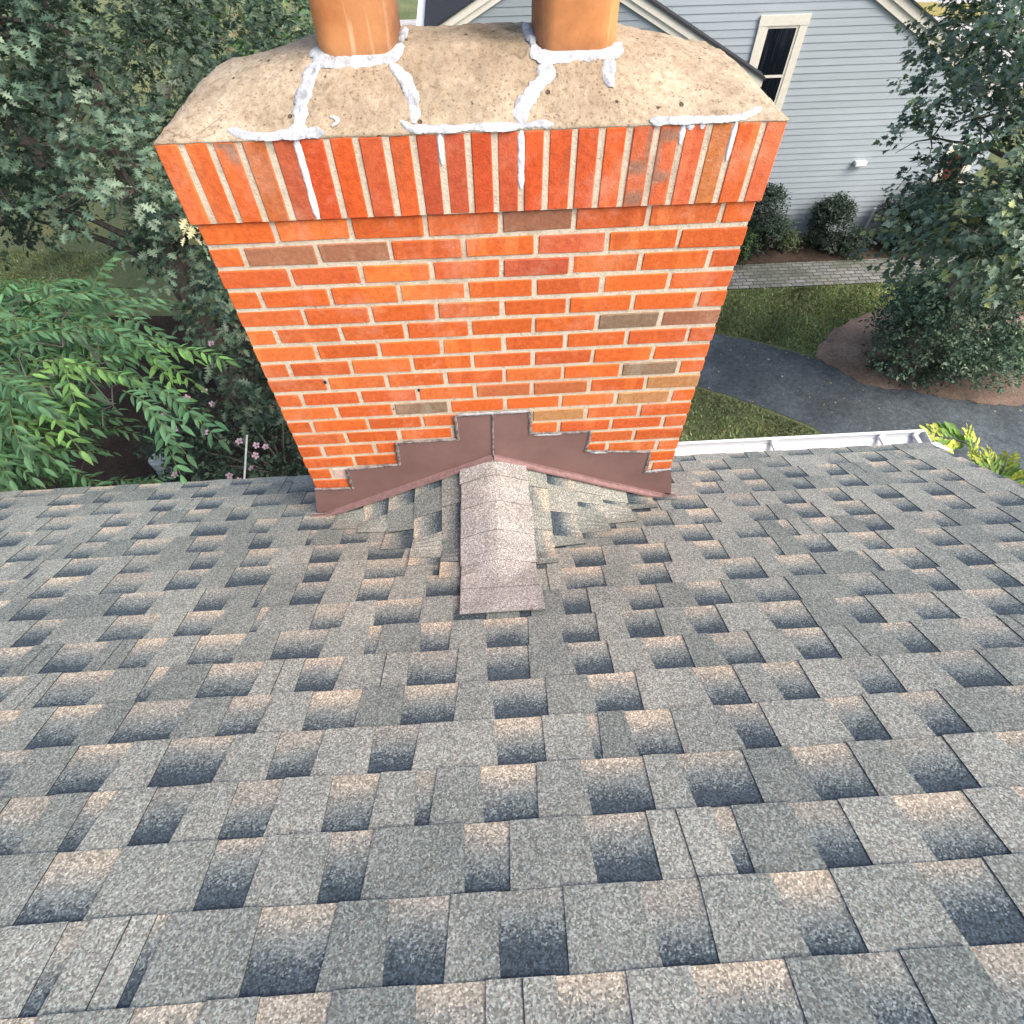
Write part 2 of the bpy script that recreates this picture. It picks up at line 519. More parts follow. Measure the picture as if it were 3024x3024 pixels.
M = dict(
    shingle=mat_shingle(),
    edge=mat_plain("asphalt_edge", (0.035, 0.037, 0.040), 0.95, 0.05, 60, 0.3),
    brick=mat_brick(), mortar=mat_mortar(), crown=mat_crown(), flue=mat_flue(),
    seal=mat_plain("white_sealant", (0.42, 0.425, 0.43), 0.7, 0.25, 30, 0.36, bscale=60, bdist=0.007),
    joint_seal=mat_plain("joint_sealant", (0.74, 0.745, 0.75), 0.6, 0.3, 38, 0.16, bscale=60, bdist=0.004),  # same sealant coloured brighter, because the upright face gets less light
    grey_seal=mat_plain("grey_sealant", (0.36, 0.37, 0.37), 0.7, 0.3, 40, 0.3, bscale=90, bdist=0.006),
    caulk=mat_plain("dirty_caulk", (0.20, 0.17, 0.155), 0.7, 0.3, 60, 0.75, bscale=120, bdist=0.003),
    flash=mat_plain("brown_coated_metal", (0.205, 0.116, 0.102), 0.45, 0.5, 7, 0.12, bscale=9, bdist=0.003),
    hem=mat_plain("worn_brown_metal", (0.245, 0.145, 0.136), 0.36, 0.5, 60, 0.22),
    white_metal=mat_plain("white_coated_metal", (0.66, 0.67, 0.67), 0.45, 0.4, 12, 0.05),
    trim=mat_plain("cream_trim_paint", (0.72, 0.68, 0.58), 0.6, 0.3, 14, 0.07),
    siding=mat_siding(), pane=mat_glass_dark(),
    blind=mat_plain("dark_red_blind", (0.085, 0.020, 0.014), 0.7, 0.2, 18, 0.5),
    roof_dark=mat_plain("dark_roof_shingle", (0.045, 0.047, 0.053), 0.95, 0.1, 55, 0.5, bscale=60, bdist=0.008),
    grass=mat_grass(), mulch=mat_mulch("bark_mulch", 2.0), mulch_dark=mat_mulch("dark_bark_mulch", 0.62), soil=mat_mulch("shaded_soil", 0.30), asphalt=mat_asphalt(), pavers=mat_pavers(),
    concrete=mat_plain("pale_concrete", (0.42, 0.40, 0.38), 0.9, 0.2, 6, 0.14, bscale=60, bdist=0.004),
    dry_grass=mat_plain("dry_verge", (0.30, 0.25, 0.09), 0.95, 0.1, 18, 0.4),
    post=mat_plain("weathered_grey_wood", (0.30, 0.34, 0.31), 0.9, 0.2, 22, 0.3, bscale=50, bdist=0.004),
    white=mat_plain("white_plastic", (0.78, 0.78, 0.76), 0.5, 0.3, 25, 0.06),
    car=mat_plain("dark_blue_paint", (0.012, 0.018, 0.035), 0.25, 0.5, 3, 0.1),
    tyre=mat_plain("tyre_rubber", (0.015, 0.015, 0.016), 0.85, 0.2, 30, 0.2),
    leaf=mat_leaf("tree_leaf"), needle=mat_leaf("conifer_spray", 0.25, 0.6), petal=mat_leaf("pink_petal", 0.3, 0.6, (0.95, 1.05)),
    oak_bark=mat_bark("oak_bark", (0.10, 0.085, 0.07)), grey_bark=mat_bark("grey_bark", (0.13, 0.12, 0.105)),
)

# ================================================================ the ground and what lies on it
def sheet(name, pts, z, mat, thick=0.0, cells=None):
    mb = MB()
    mb.face([(x, y, z) for x, y in pts], 0)
    if thick:
        n = len(pts)
        for i in range(n):
            (x0, y0), (x1, y1) = pts[i], pts[(i + 1) % n]
            mb.face([(x0, y0, z), (x1, y1, z), (x1, y1, z - thick), (x0, y0, z - thick)], 0)
    o = mb.build(name, mat)
    return tag(o, kind="structure")

def wobble(pts, amp, step, seed, closed=True):
    """subdivide an outline and roughen it"""
    r = random.Random(seed)
    out = []
    n = len(pts)
    for i in range(n if closed else n - 1):
        a, b = Vector(pts[i]), Vector(pts[(i + 1) % n])
        k = max(1, int((b - a).length / step))
        for j in range(k):
            p = a.lerp(b, j / k)
            out.append((p.x + r.uniform(-amp, amp), p.y + r.uniform(-amp, amp)))
    return out

sheet("ground", [(-300, -300), (300, -300), (300, 300), (-300, 300)], GZ, M["grass"])
drive = [(3.0, 7.55), (4.14, 7.14), (4.7, 6.9), (5.37, 6.56), (5.68, 6.35), (6.01, 6.05), (6.2, 5.74), (6.59, 5.57), (7.02, 5.49),
         (7.39, 5.32), (7.8, 5.2), (8.18, 5.05), (8.7, 5.02), (11, 5.1), (18, 5.4), (18, -4), (6.4, -4), (6.1, 2.4), (5.55, 4.2), (5.08, 4.81),
         (4.66, 5.12), (4.26, 5.39), (3.51, 5.8), (2.4, 6.3), (1.4, 6.6), (1.4, 8.0)]
sheet("driveway", wobble(drive, 0.018, 0.12, 3), GZ + 0.008, M["asphalt"], 0.03)
sheet("mulch_bed", wobble([(5.70, 6.38), (5.89, 6.68), (6.25, 7.03), (6.66, 7.31), (7.16, 7.48), (7.81, 7.65), (9.2, 7.7), (11, 7.4), (12, 5.2),
                           (8.7, 5.0), (8.18, 5.03), (7.8, 5.16), (7.39, 5.29), (7.02, 5.46), (6.59, 5.54), (6.2, 5.72), (6.01, 6.03)], 0.03, 0.1, 5), GZ + 0.022, M["mulch"], 0.04)
sheet("footpath", [(-4.0, 8.40), (14, 8.40), (14, 9.18), (-4.0, 9.18)], GZ + 0.02, M["pavers"], 0.04)
sheet("mulch_bed", wobble([(-1.5, 9.19), (10.4, 9.19), (10.4, 10.06), (-1.5, 10.06)], 0.02, 0.15, 8), GZ + 0.03, M["mulch_dark"], 0.03)
sheet("mulch_bed", wobble([(-3.0, 8.0), (-8.2, 8.6), (-6.9, 5.2), (-8, 1.0), (-7, -3), (-0.9, -3), (-0.9, 7.0)], 0.06, 0.3, 9), GZ + 0.012, M["soil"], 0.02)  # soil colour lowered to carry the shade under the trees
sheet("street", [(12.6, 16.8), (60, 18.8), (60, 36), (13.4, 31)], GZ + 0.01, M["concrete"], 0.03)
sheet("verge", wobble([(15.0, 22.8), (17.2, 22.2), (17.6, 23.6), (15.15, 24.1)], 0.05, 0.3, 2), GZ + 0.03, M["dry_grass"], 0.03)
sheet("patio", [(-2.6, 11.5), (-1.15, 11.5), (-1.15, 24), (-2.6, 24)], GZ + 0.012, M["concrete"], 0.02)

# short upright tufts break up the two lawns that show beside the chimney
def grass_tufts():
    quads, cols = [], []
    def inside(x, y, poly):
        c = False
        for i in range(len(poly)):
            (x0, y0), (x1, y1) = poly[i], poly[i - 1]
            if (y0 > y) != (y1 > y) and x < (x1 - x0) * (y - y0) / (y1 - y0) + x0:
                c = not c
        return c
    lawnA = [(3.2, 7.5), (4.7, 6.95), (5.6, 6.5), (5.75, 6.45), (6.25, 7.08), (7.16, 7.55), (9.2, 7.75), (9.2, 8.38), (3.2, 8.38)]
    lawnB = [(2.2, 6.2), (3.5, 5.75), (4.26, 5.33), (5.05, 4.75), (5.5, 4.1), (5.6, 3.0), (2.2, 3.0)]
    lawnC = [(-11, 11.0), (-7.4, 10.6), (-7.6, 8.6), (-9.2, 8.4), (-11, 8.6)]
    for poly, n in ((lawnA, 26000), (lawnB, 16000), (lawnC, 12000)):
        xs = [p[0] for p in poly]; ys = [p[1] for p in poly]
        k = 0
        while k < n:
            x, y = random.uniform(min(xs), max(xs)), random.uniform(min(ys), max(ys))
            k += 1
            if not inside(x, y, poly):
                continue
            pt = math.sin(x * 2.1 + 1) * math.cos(y * 2.7) + 0.6 * math.sin(x * 5.3 - y * 4.1)
            h = random.uniform(0.02, 0.06); a = random.uniform(0, 6.28); wd = random.uniform(0.008, 0.018)
            lean = random.uniform(0.0, 0.05); b = random.uniform(0, 6.28)
            dx, dy = math.cos(a) * wd, math.sin(a) * wd
            tx, ty = x + math.cos(b) * lean, y + math.sin(b) * lean
            quads.append([(x - dx, y - dy, GZ), (x + dx, y + dy, GZ), (tx, ty, GZ + h)])
            t = random.random()
            if t < 0.07 + 0.06 * pt:
                c = (0.30, 0.23, 0.11)
            else:
                q = random.uniform(0.45, 1.6) * (1 + 0.32 * pt)
                c = (0.205 * q, 0.245 * q, 0.110 * q)
            cols.append(c)
    V = np.array(quads).reshape(-1, 3)
    C = np.repeat(np.array([(*c, 1) for c in cols]), 3, axis=0)
    o = np_mesh("lawn_grass", V, np.arange(len(V)), np.full(len(quads), 3), M["leaf"], None, C)
    tag(o, kind="stuff")
grass_tufts()

def fallen_leaves():
    g = random.Random(77)
    mb = MB()
    for _ in range(130):
        x, y = g.uniform(2.5, 9.5), g.uniform(3.2, 8.3)
        a, r_ = g.uniform(0, 6.28), g.uniform(0.014, 0.034)
        z = GZ + 0.05
        p = [(x + r_ * k * math.cos(a + t), y + r_ * k * math.sin(a + t), z + g.uniform(-0.004, 0.012)) for t, k in ((0, 1), (1.3, 0.5), (3.14, 0.9), (4.9, 0.55))]
        c = g.choice([(0.34, 0.25, 0.13), (0.42, 0.34, 0.20), (0.26, 0.16, 0.08), (0.30, 0.30, 0.14)])
        mb.face(p, 0, (*c, 1))
    tag(mb.build("fallen_leaves", M["leaf"], recalc=False), kind="stuff")
fallen_leaves()

# ================================================================ the house we stand on
house = empty("shingled_house", (0, 0, 0), "house with a grey and tan shingled roof filling the foreground under the chimney", "house")

def shingle_course(mb, O, u, d, n, u0, u1, expo, seed, lift=0.0, wave=0.0, top=0.012, ws=1.0, warp=None):
    """one course of laminated shingles: O lies on its butt line, u runs along it, d points down the slope, n out of the roof"""
    r = random.Random(seed)
    O, u, d, n = Vector(O), Vector(u), Vector(d), Vector(n)
    ph = r.uniform(0, 6.28)
    def P(s, t, h):
        wv = wave * (math.sin(s * 3.1 + ph) + 0.5 * math.sin(s * 7.7 + 2 * ph))
        p = O + u * s + d * (t + wv) + n * (h + lift)
        return warp(p, h) if warp else p
    HB, HT, TAB = 0.0055, 0.0005, 0.0024
    L = expo + top
    s = u0
    x = u0 + r.uniform(-0.2, 0)
    seq = []
    gapnext = r.random() < 0.5
    while x < u1:
        wd = r.choice((r.uniform(0.075, 0.105), r.uniform(0.09, 0.135))) if gapnext else r.choice((r.uniform(0.065, 0.10), r.uniform(0.08, 0.12), r.uniform(0.10, 0.17)))
        wd *= ws
        if gapnext and r.random() < 0.07:
            wd = r.uniform(0.02, 0.045)
        seq.append((max(x, u0), min(x + wd, u1), gapnext))
        x += wd
        gapnext = not gapnext
    # the lower layer
    step = 0.25
    k = max(1, int((u1 - u0) / step))
    for a, b, isgap in seq:
        if b - a < 0.004:
            continue
        rnd = r.random()
        K = 6 if warp else 2
        for i in range(K):
            ax_, bx_ = a - 0.016, b + 0.016       # tucked under the tabs at both sides
            s0, s1 = ax_ + (bx_ - ax_) * i / K, ax_ + (bx_ - ax_) * (i + 1) / K
            if isgap:
                # exposed lower layer, colour runs along v
                vs = [(0.0, 0.0), (0.5, 0.5), (1.0, 1.0)]   # v: 0 at the butt, 1 under the next course
                for (v0, _), (v1, _) in zip(vs[:-1], vs[1:]):
                    t0, t1 = -v0 * L, -v1 * L
                    h0, h1 = HB + (HT - HB) * v0, HB + (HT - HB) * v1
                    q0, q1 = v0 * L / expo, v1 * L / expo
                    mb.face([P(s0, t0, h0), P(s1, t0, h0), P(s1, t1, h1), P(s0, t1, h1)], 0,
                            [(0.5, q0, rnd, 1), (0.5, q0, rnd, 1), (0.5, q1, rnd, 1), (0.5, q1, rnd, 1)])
                mb.face([P(s0, 0, 0), P(s1, 0, 0), P(s1, 0, HB), P(s0, 0, HB)], 1)
    for a, b, isgap in seq:
        if isgap or b - a < 0.004:
            continue
        rnd = r.random()
        tpr = r.uniform(0.0, 0.006)
        ja, jb = r.uniform(-0.004, 0.004), r.uniform(-0.004, 0.004)
        K = 6 if warp else 2
        curl = r.uniform(0, 0.0012)
        for i in range(K):
            e0, e1 = i / K, (i + 1) / K
            def SS(e, t):  # the tab narrows a little towards its butt
                w0 = a + tpr + ja + (b - a - 2 * tpr + jb - ja) * e
                w1 = a - 0.004 + (b - a + 0.008) * e
                f = -t / L
                return w0 + (w1 - w0) * f
            p00 = P(SS(e0, 0), 0, HB + TAB + curl); p10 = P(SS(e1, 0), 0, HB + TAB + curl)
            p11 = P(SS(e1, -L), -L, HT + TAB); p01 = P(SS(e0, -L), -L, HT + TAB)
            mb.face([p00, p10, p11, p01], 0, [(0.0, 0, rnd, 1), (0.0, 0, rnd, 1), (0.0, 1, rnd, 1), (0.0, 1, rnd, 1)])
            mb.face([P(SS(e0, 0), 0, 0), P(SS(e1, 0), 0, 0), p10, p00], 1)
            if i == 0:
                mb.face([P(SS(0, 0), 0, 0), p00, p01, P(SS(0, -L), -L, -0.001)], 1)
            if i == K - 1:
                mb.face([P(SS(1, 0), 0, 0), P(SS(1, -L), -L, -0.001), p11, p10], 1)
        # a seam between two shingles now and then
        if r.random() < 0.12 and b - a > 0.08:
            sx = a + (b - a) * r.uniform(0.35, 0.65)
            hh = HB + TAB + 0.0022
            mb.face([P(sx, -0.002, hh), P(sx + 0.0022, -0.002, hh), P(sx + 0.0022, -expo, HT + TAB + 0.0015), P(sx, -expo, HT + TAB + 0.0015)], 1)

Y_EAVE = 0.420
X_RAKE, X_LEFT = 2.285, -4.6
Y_RIDGE = -3.6
DS, NS = (0, CTH, -STH), (0, STH, CTH)

def build_roof():
    mb = MB()
    k = -10
    y_last = Y0 + 10 * EXPO * CTH
    # starter course at the eave
    shingle_course(mb, (0, Y_EAVE, roof_z(Y_EAVE)), (1, 0, 0), DS, NS, X_LEFT, X_RAKE, (Y_EAVE - y_last) / CTH + 0.002, 900, 0.0, 0.0015, ws=1.12)
    k = -10
    while True:
        y = Y0 - k * EXPO * CTH
        if y - 0.16 < Y_RIDGE:
            break
        shingle_course(mb, (0, y, roof_z(y)), (1, 0, 0), DS, NS, X_LEFT, X_RAKE + random.uniform(-0.003, 0.003), EXPO, 1000 + k, 0.0, 0.0018, ws=1.12)
        k += 1
    roof = mb.build("roof", [M["shingle"], M["edge"]], house, recalc=False)
    # deck, the far slope and the fascia under the shingles
    dk = MB()
    zr = roof_z(Y_RIDGE)
    for off, th in ((0.0, 0.02),):
        a = [(X_LEFT, Y_EAVE - 0.012, roof_z(Y_EAVE - 0.012) - 0.003), (X_RAKE - 0.012, Y_EAVE - 0.012, roof_z(Y_EAVE - 0.012) - 0.003),
             (X_RAKE - 0.012, Y_RIDGE, zr - 0.003), (X_LEFT, Y_RIDGE, zr - 0.003)]
        lo = [(x, y, z - th) for x, y, z in a]
        dk.face(a); dk.face(lo[::-1])
        for i in range(4):
            j = (i + 1) % 4
            dk.face([a[i], lo[i], lo[j], a[j]])
    far = [(X_LEFT, Y_RIDGE, zr), (X_RAKE, Y_RIDGE, zr), (X_RAKE, Y_RIDGE - 4.0, zr - 4.0 * TAN), (X_LEFT, Y_RIDGE - 4.0, zr - 4.0 * TAN)]
    dk.face(far[::-1])
    dk.build("roof_deck", M["roof_dark"], house)
    rt = MB()
    # rake board
    e = 0.0
    for x0, x1 in ((X_RAKE - 0.035, X_RAKE - 0.014),):
        A = [(Y_EAVE - 0.02, roof_z(Y_EAVE - 0.02) - 0.024), (Y_RIDGE, zr - 0.024), (Y_RIDGE, zr - 0.20), (Y_EAVE - 0.02, roof_z(Y_EAVE - 0.02) - 0.20)]
        rt.face([(x1, y, z) for y, z in A]); rt.face([(x0, y, z) for y, z in A][::-1])
        for i in range(4):
            j = (i + 1) % 4
            rt.face([(x0, *A[i]), (x1, *A[i]), (x1, *A[j]), (x0, *A[j])])
    rt.build("rake_board", M["trim"], house)
    fb = MB()
    for xa, xb in ((X_LEFT, -0.76), (0.76, X_RAKE - 0.036)):
        fb.box(xa, xb, Y_EAVE - 0.045, Y_EAVE - 0.024, roof_z(Y_EAVE) - 0.20, roof_z(Y_EAVE) - 0.016)
    fb.build("fascia", M["white_metal"], house)
    wl = MB()
    zt = roof_z(Y_EAVE) - 0.2
    wl.box(X_LEFT + 0.3, X_RAKE - 0.25, -7.0, 0.06, GZ, zt, 0, (0.55, 0.56, 0.54, 1))
    for x in (X_LEFT + 0.3, X_RAKE - 0.25):
        wl.face([(x, 0.06, zt), (x, -7.2, zt), (x, Y_RIDGE, zr - 0.05)], 0, (0.55, 0.56, 0.54, 1))
    wl.build("wall", M["siding"], house)
build_roof()

# ---- the saddle behind the chimney and its ridge cap
CS = 0.45                                     # slope of the saddle
ZRID = -1.012
def build_saddle():
    mb = MB()
    ln = math.sqrt(1 + CS * CS)
    for sgn in (-1, 1):
        d = Vector((sgn, 0, -CS)) / ln
        n = Vector((sgn * CS, 0, 1)) / ln
        # deck
        mb.face([(0, 0.0, ZRID - 0.004), (sgn * 0.80, 0.0, ZRID - 0.004 - 0.80 * CS), (0, -0.574, ZRID - 0.004)], 1)
        ex = 0.118
        k = 0
        hx = 0.80
        while hx > 0.0:
            # reach of this course up to the valley
            xm = hx
            yv = -0.53 + 0.765 * max(xm - 0.06, 0)
            u0 = yv - random.uniform(0.05, 0.11)
            if hx < 0.2:
                u0 = max(u0, -0.50)
            if u0 < -0.02:
                # u runs along +Y for the left slope and -Y for the right, so that u x d = n
                u = Vector((0, 1, 0)) if sgn > 0 else Vector((0, -1, 0))
                a0, a1 = (u0, -0.003) if sgn > 0 else (0.003, -u0)
                shingle_course(mb, (sgn * hx, 0, ZRID - CS * hx), u, d, n, a0, a1, (ex if hx > ex else hx - 0.012) * ln, 3000 + k * 7 + (50 if sgn > 0 else 0), 0.003, 0.001, top=(0.02 if hx > ex else 0.0), ws=1.15, warp=lambda p, h: Vector((p.x, p.y, max(p.z, roof_z(p.y) + 0.0085 + 0.6 * h))))
            hx -= ex
            k += 1
    mb.build("saddle_roof", [M["shingle"], M["edge"]], house, recalc=False)
    # ridge cap: overlapping bent pieces
    cp = MB()
    path = [(-0.740, roof_z(-0.740) + 0.019, 0.05), (-0.67, roof_z(-0.67) + 0.022, 0.2), (-0.61, -0.950, 0.45), (-0.55, -0.969, 0.7), (-0.48, -0.983, 0.9), (-0.40, -0.989, 1.0), (0.0, -0.992, 1.0)]
    def at(y):
        for (a, za, fa), (b, zb, fb) in zip(path[:-1], path[1:]):
            if y <= b:
                t = (y - a) / (b - a)
                return za + (zb - za) * t, fa + (fb - fa) * t
        return path[-1][1:]
    edges = [-0.740, -0.615, -0.485, -0.355, -0.225, -0.10, 0.0]
    NW = 10
    for i in range(len(edges) - 1):
        y0, y1 = edges[i], min(edges[i + 1] + 0.03, -0.002)
        hw = 0.134 + random.uniform(-0.004, 0.004)
        sh = random.uniform(-0.004, 0.004)
        rnd = random.random()
        NY = 8
        rows = []
        for j in range(NY + 1):
            y = y0 + (y1 - y0) * j / NY
            zc, fl = at(y)
            # the piece nearer the chimney lies under this one
            lift = 0.0030 * (1 - j / NY) + 0.0010
            row = []
            for q in range(NW + 1):
                e = -1 + 2 * q / NW
                x = e * hw + sh
                drop = CS * fl * (math.sqrt(x * x + 0.03 ** 2) - 0.03) * 1.02
                row.append(Vector((x, y, max(zc + lift - drop, roof_z(y) + 0.017 + lift, ZRID - CS * abs(x) + 0.015 + lift))))
            rows.append(row)
        for j in range(NY):
            for q in range(NW):
                cp.face([rows[j][q], rows[j][q + 1], rows[j + 1][q + 1], rows[j + 1][q]], 0, (1.0, 0.5, rnd, 1))
        dn = Vector((0, 0, -0.006 if i == 0 else -0.0045))
        for q in range(NW):
            cp.face([rows[0][q] + dn, rows[0][q + 1] + dn, rows[0][q + 1], rows[0][q]], 0 if i == 0 else 1, (1.0, 0.5, rnd, 1))
        for j in range(NY):
            for q, fl in ((0, 1), (NW, 0)):
                a, b = rows[j][q], rows[j + 1][q]
                cp.face([a + dn * 2.2, a, b, b + dn * 2.2], 1)
    cp.build("ridge_cap", [M["shingle"], M["edge"]], house, recalc=False)
build_saddle()

# ---- gutter on the right of the chimney
def build_gutter():
    zt = -1.588
    x0, x1 = 0.765, 2.325
    yb, yf = Y_EAVE - 0.018, Y_EAVE + 0.112
    # cross section, outer then inner (K style)
    out = [(yb, zt - 0.0), (yb, zt - 0.105), (yb + 0.075, zt - 0.105), (yb + 0.092, zt - 0.07), (yf - 0.004, zt - 0.045), (yf, zt - 0.004), (yf, zt + 0.006), (yf - 0.018, zt + 0.006)]
    th = 0.0022
    inn = [(yf - 0.018, zt + 0.003), (yf - 0.0035, zt + 0.003), (yf - 0.0035, zt - 0.003), (yf - 0.0065, zt - 0.043), (yb + 0.089, zt - 0.067), (yb + 0.073, zt - 0.102), (yb + th, zt - 0.102), (yb + th, zt)]
    prof = out + inn
    g = MB()
    n = len(prof)
    for i in range(n):
        j = (i + 1) % n
        g.face([(x0, *prof[i]), (x1, *prof[i]), (x1, *prof[j]), (x0, *prof[j])])
    for x in (x0, x1):
        g.face([(x, y, z) for y, z in prof])
    gut = g.build("gutter", M["white_metal"], house)
    e = MB()
    capp = [(yb, zt + 0.002), (yb, zt - 0.108), (yb + 0.077, zt - 0.108), (yb + 0.094, zt - 0.072), (yf - 0.001, zt - 0.046), (yf + 0.003, zt + 0.008), (yf - 0.02, zt + 0.009)]
    a = [(x1 + 0.001, *q) for q in capp]; b = [(x1 + 0.004, *q) for q in capp]
    e.face(a); e.face(b[::-1])
    for i in range(len(capp)):
        j = (i + 1) % len(capp)
        e.face([a[i], b[i], b[j], a[j]])
    e.build("end_cap", M["white_metal"], gut)
    for x in (0.92, 1.51, 2.10, 2.29):
        h = MB()
        w2 = 0.011
        h.box(x - w2, x + w2, yb + 0.004, yf - 0.020, zt - 0.022, zt - 0.019)
        h.box(x - w2, x - w2 + 0.003, yb + 0.004, yf - 0.020, zt - 0.034, zt - 0.0225)
        h.box(x + w2 - 0.003, x + w2, yb + 0.004, yf - 0.020, zt - 0.034, zt - 0.0225)
        h.box(x - w2 * 1.5, x + w2 * 1.5, yf - 0.019, yf - 0.007, zt - 0.030, zt + 0.0015)
        h.build("gutter_bracket", M["white_metal"], gut)
    t = MB()   # drip corner flashing at the foot of the rake
    t.face([(2.327, Y_EAVE + 0.005, -1.560), (2.375, Y_EAVE - 0.07, -1.545), (2.30, Y_EAVE - 0.09, -1.52), (2.29, Y_EAVE - 0.01, -1.555)])
    t.face([(2.327, Y_EAVE + 0.005, -1.564), (2.29, Y_EAVE - 0.01, -1.559), (2.30, Y_EAVE - 0.09, -1.524), (2.375, Y_EAVE - 0.07, -1.549)])
    t.build("corner_flashing", M["white_metal"], house, recalc=False)
build_gutter()

# ================================================================ the chimney
chim = empty("brick_chimney", (0, 0, 0), "orange brick chimney with sealed mortar cap and two clay flues, standing at the roof edge", "chimney")
D = 0.50
W = 0.7424
C = 0.0677
def taper(p):
    x, y, z = p
    return (x * (1 - 0.2 * max(y, 0)), y, z)

def hcrown(x, y):
    x = x / (1 - 0.2 * max(y, 0))
    e = max(0.0, 0.757 - abs(x))
    b = 0.25 * (1 - math.exp(-e / 0.02)) + 0.75 * min(1, e / 0.40) ** 0.92
    t = min(max((y + 0.016) / 0.2, 0), 1) if y < D / 2 else min(max((D + 0.016 - y) / 0.2, 0), 1)
    return 0.1985 + 0.113 * t * (1.22 - 0.22 * t) * b

ORANGES = [(0.60, 0.115, 0.022), (0.64, 0.125, 0.024), (0.58, 0.108, 0.022), (0.66, 0.150, 0.035), (0.58, 0.125, 0.032), (0.56, 0.105, 0.026)]
BROWN = [(0.31, 0.125, 0.060), (0.34, 0.135, 0.062)]
TANB = [(0.46, 0.215, 0.075), (0.43, 0.19, 0.065)]
GREYB = [(0.235, 0.150, 0.085), (0.25, 0.155, 0.085)]

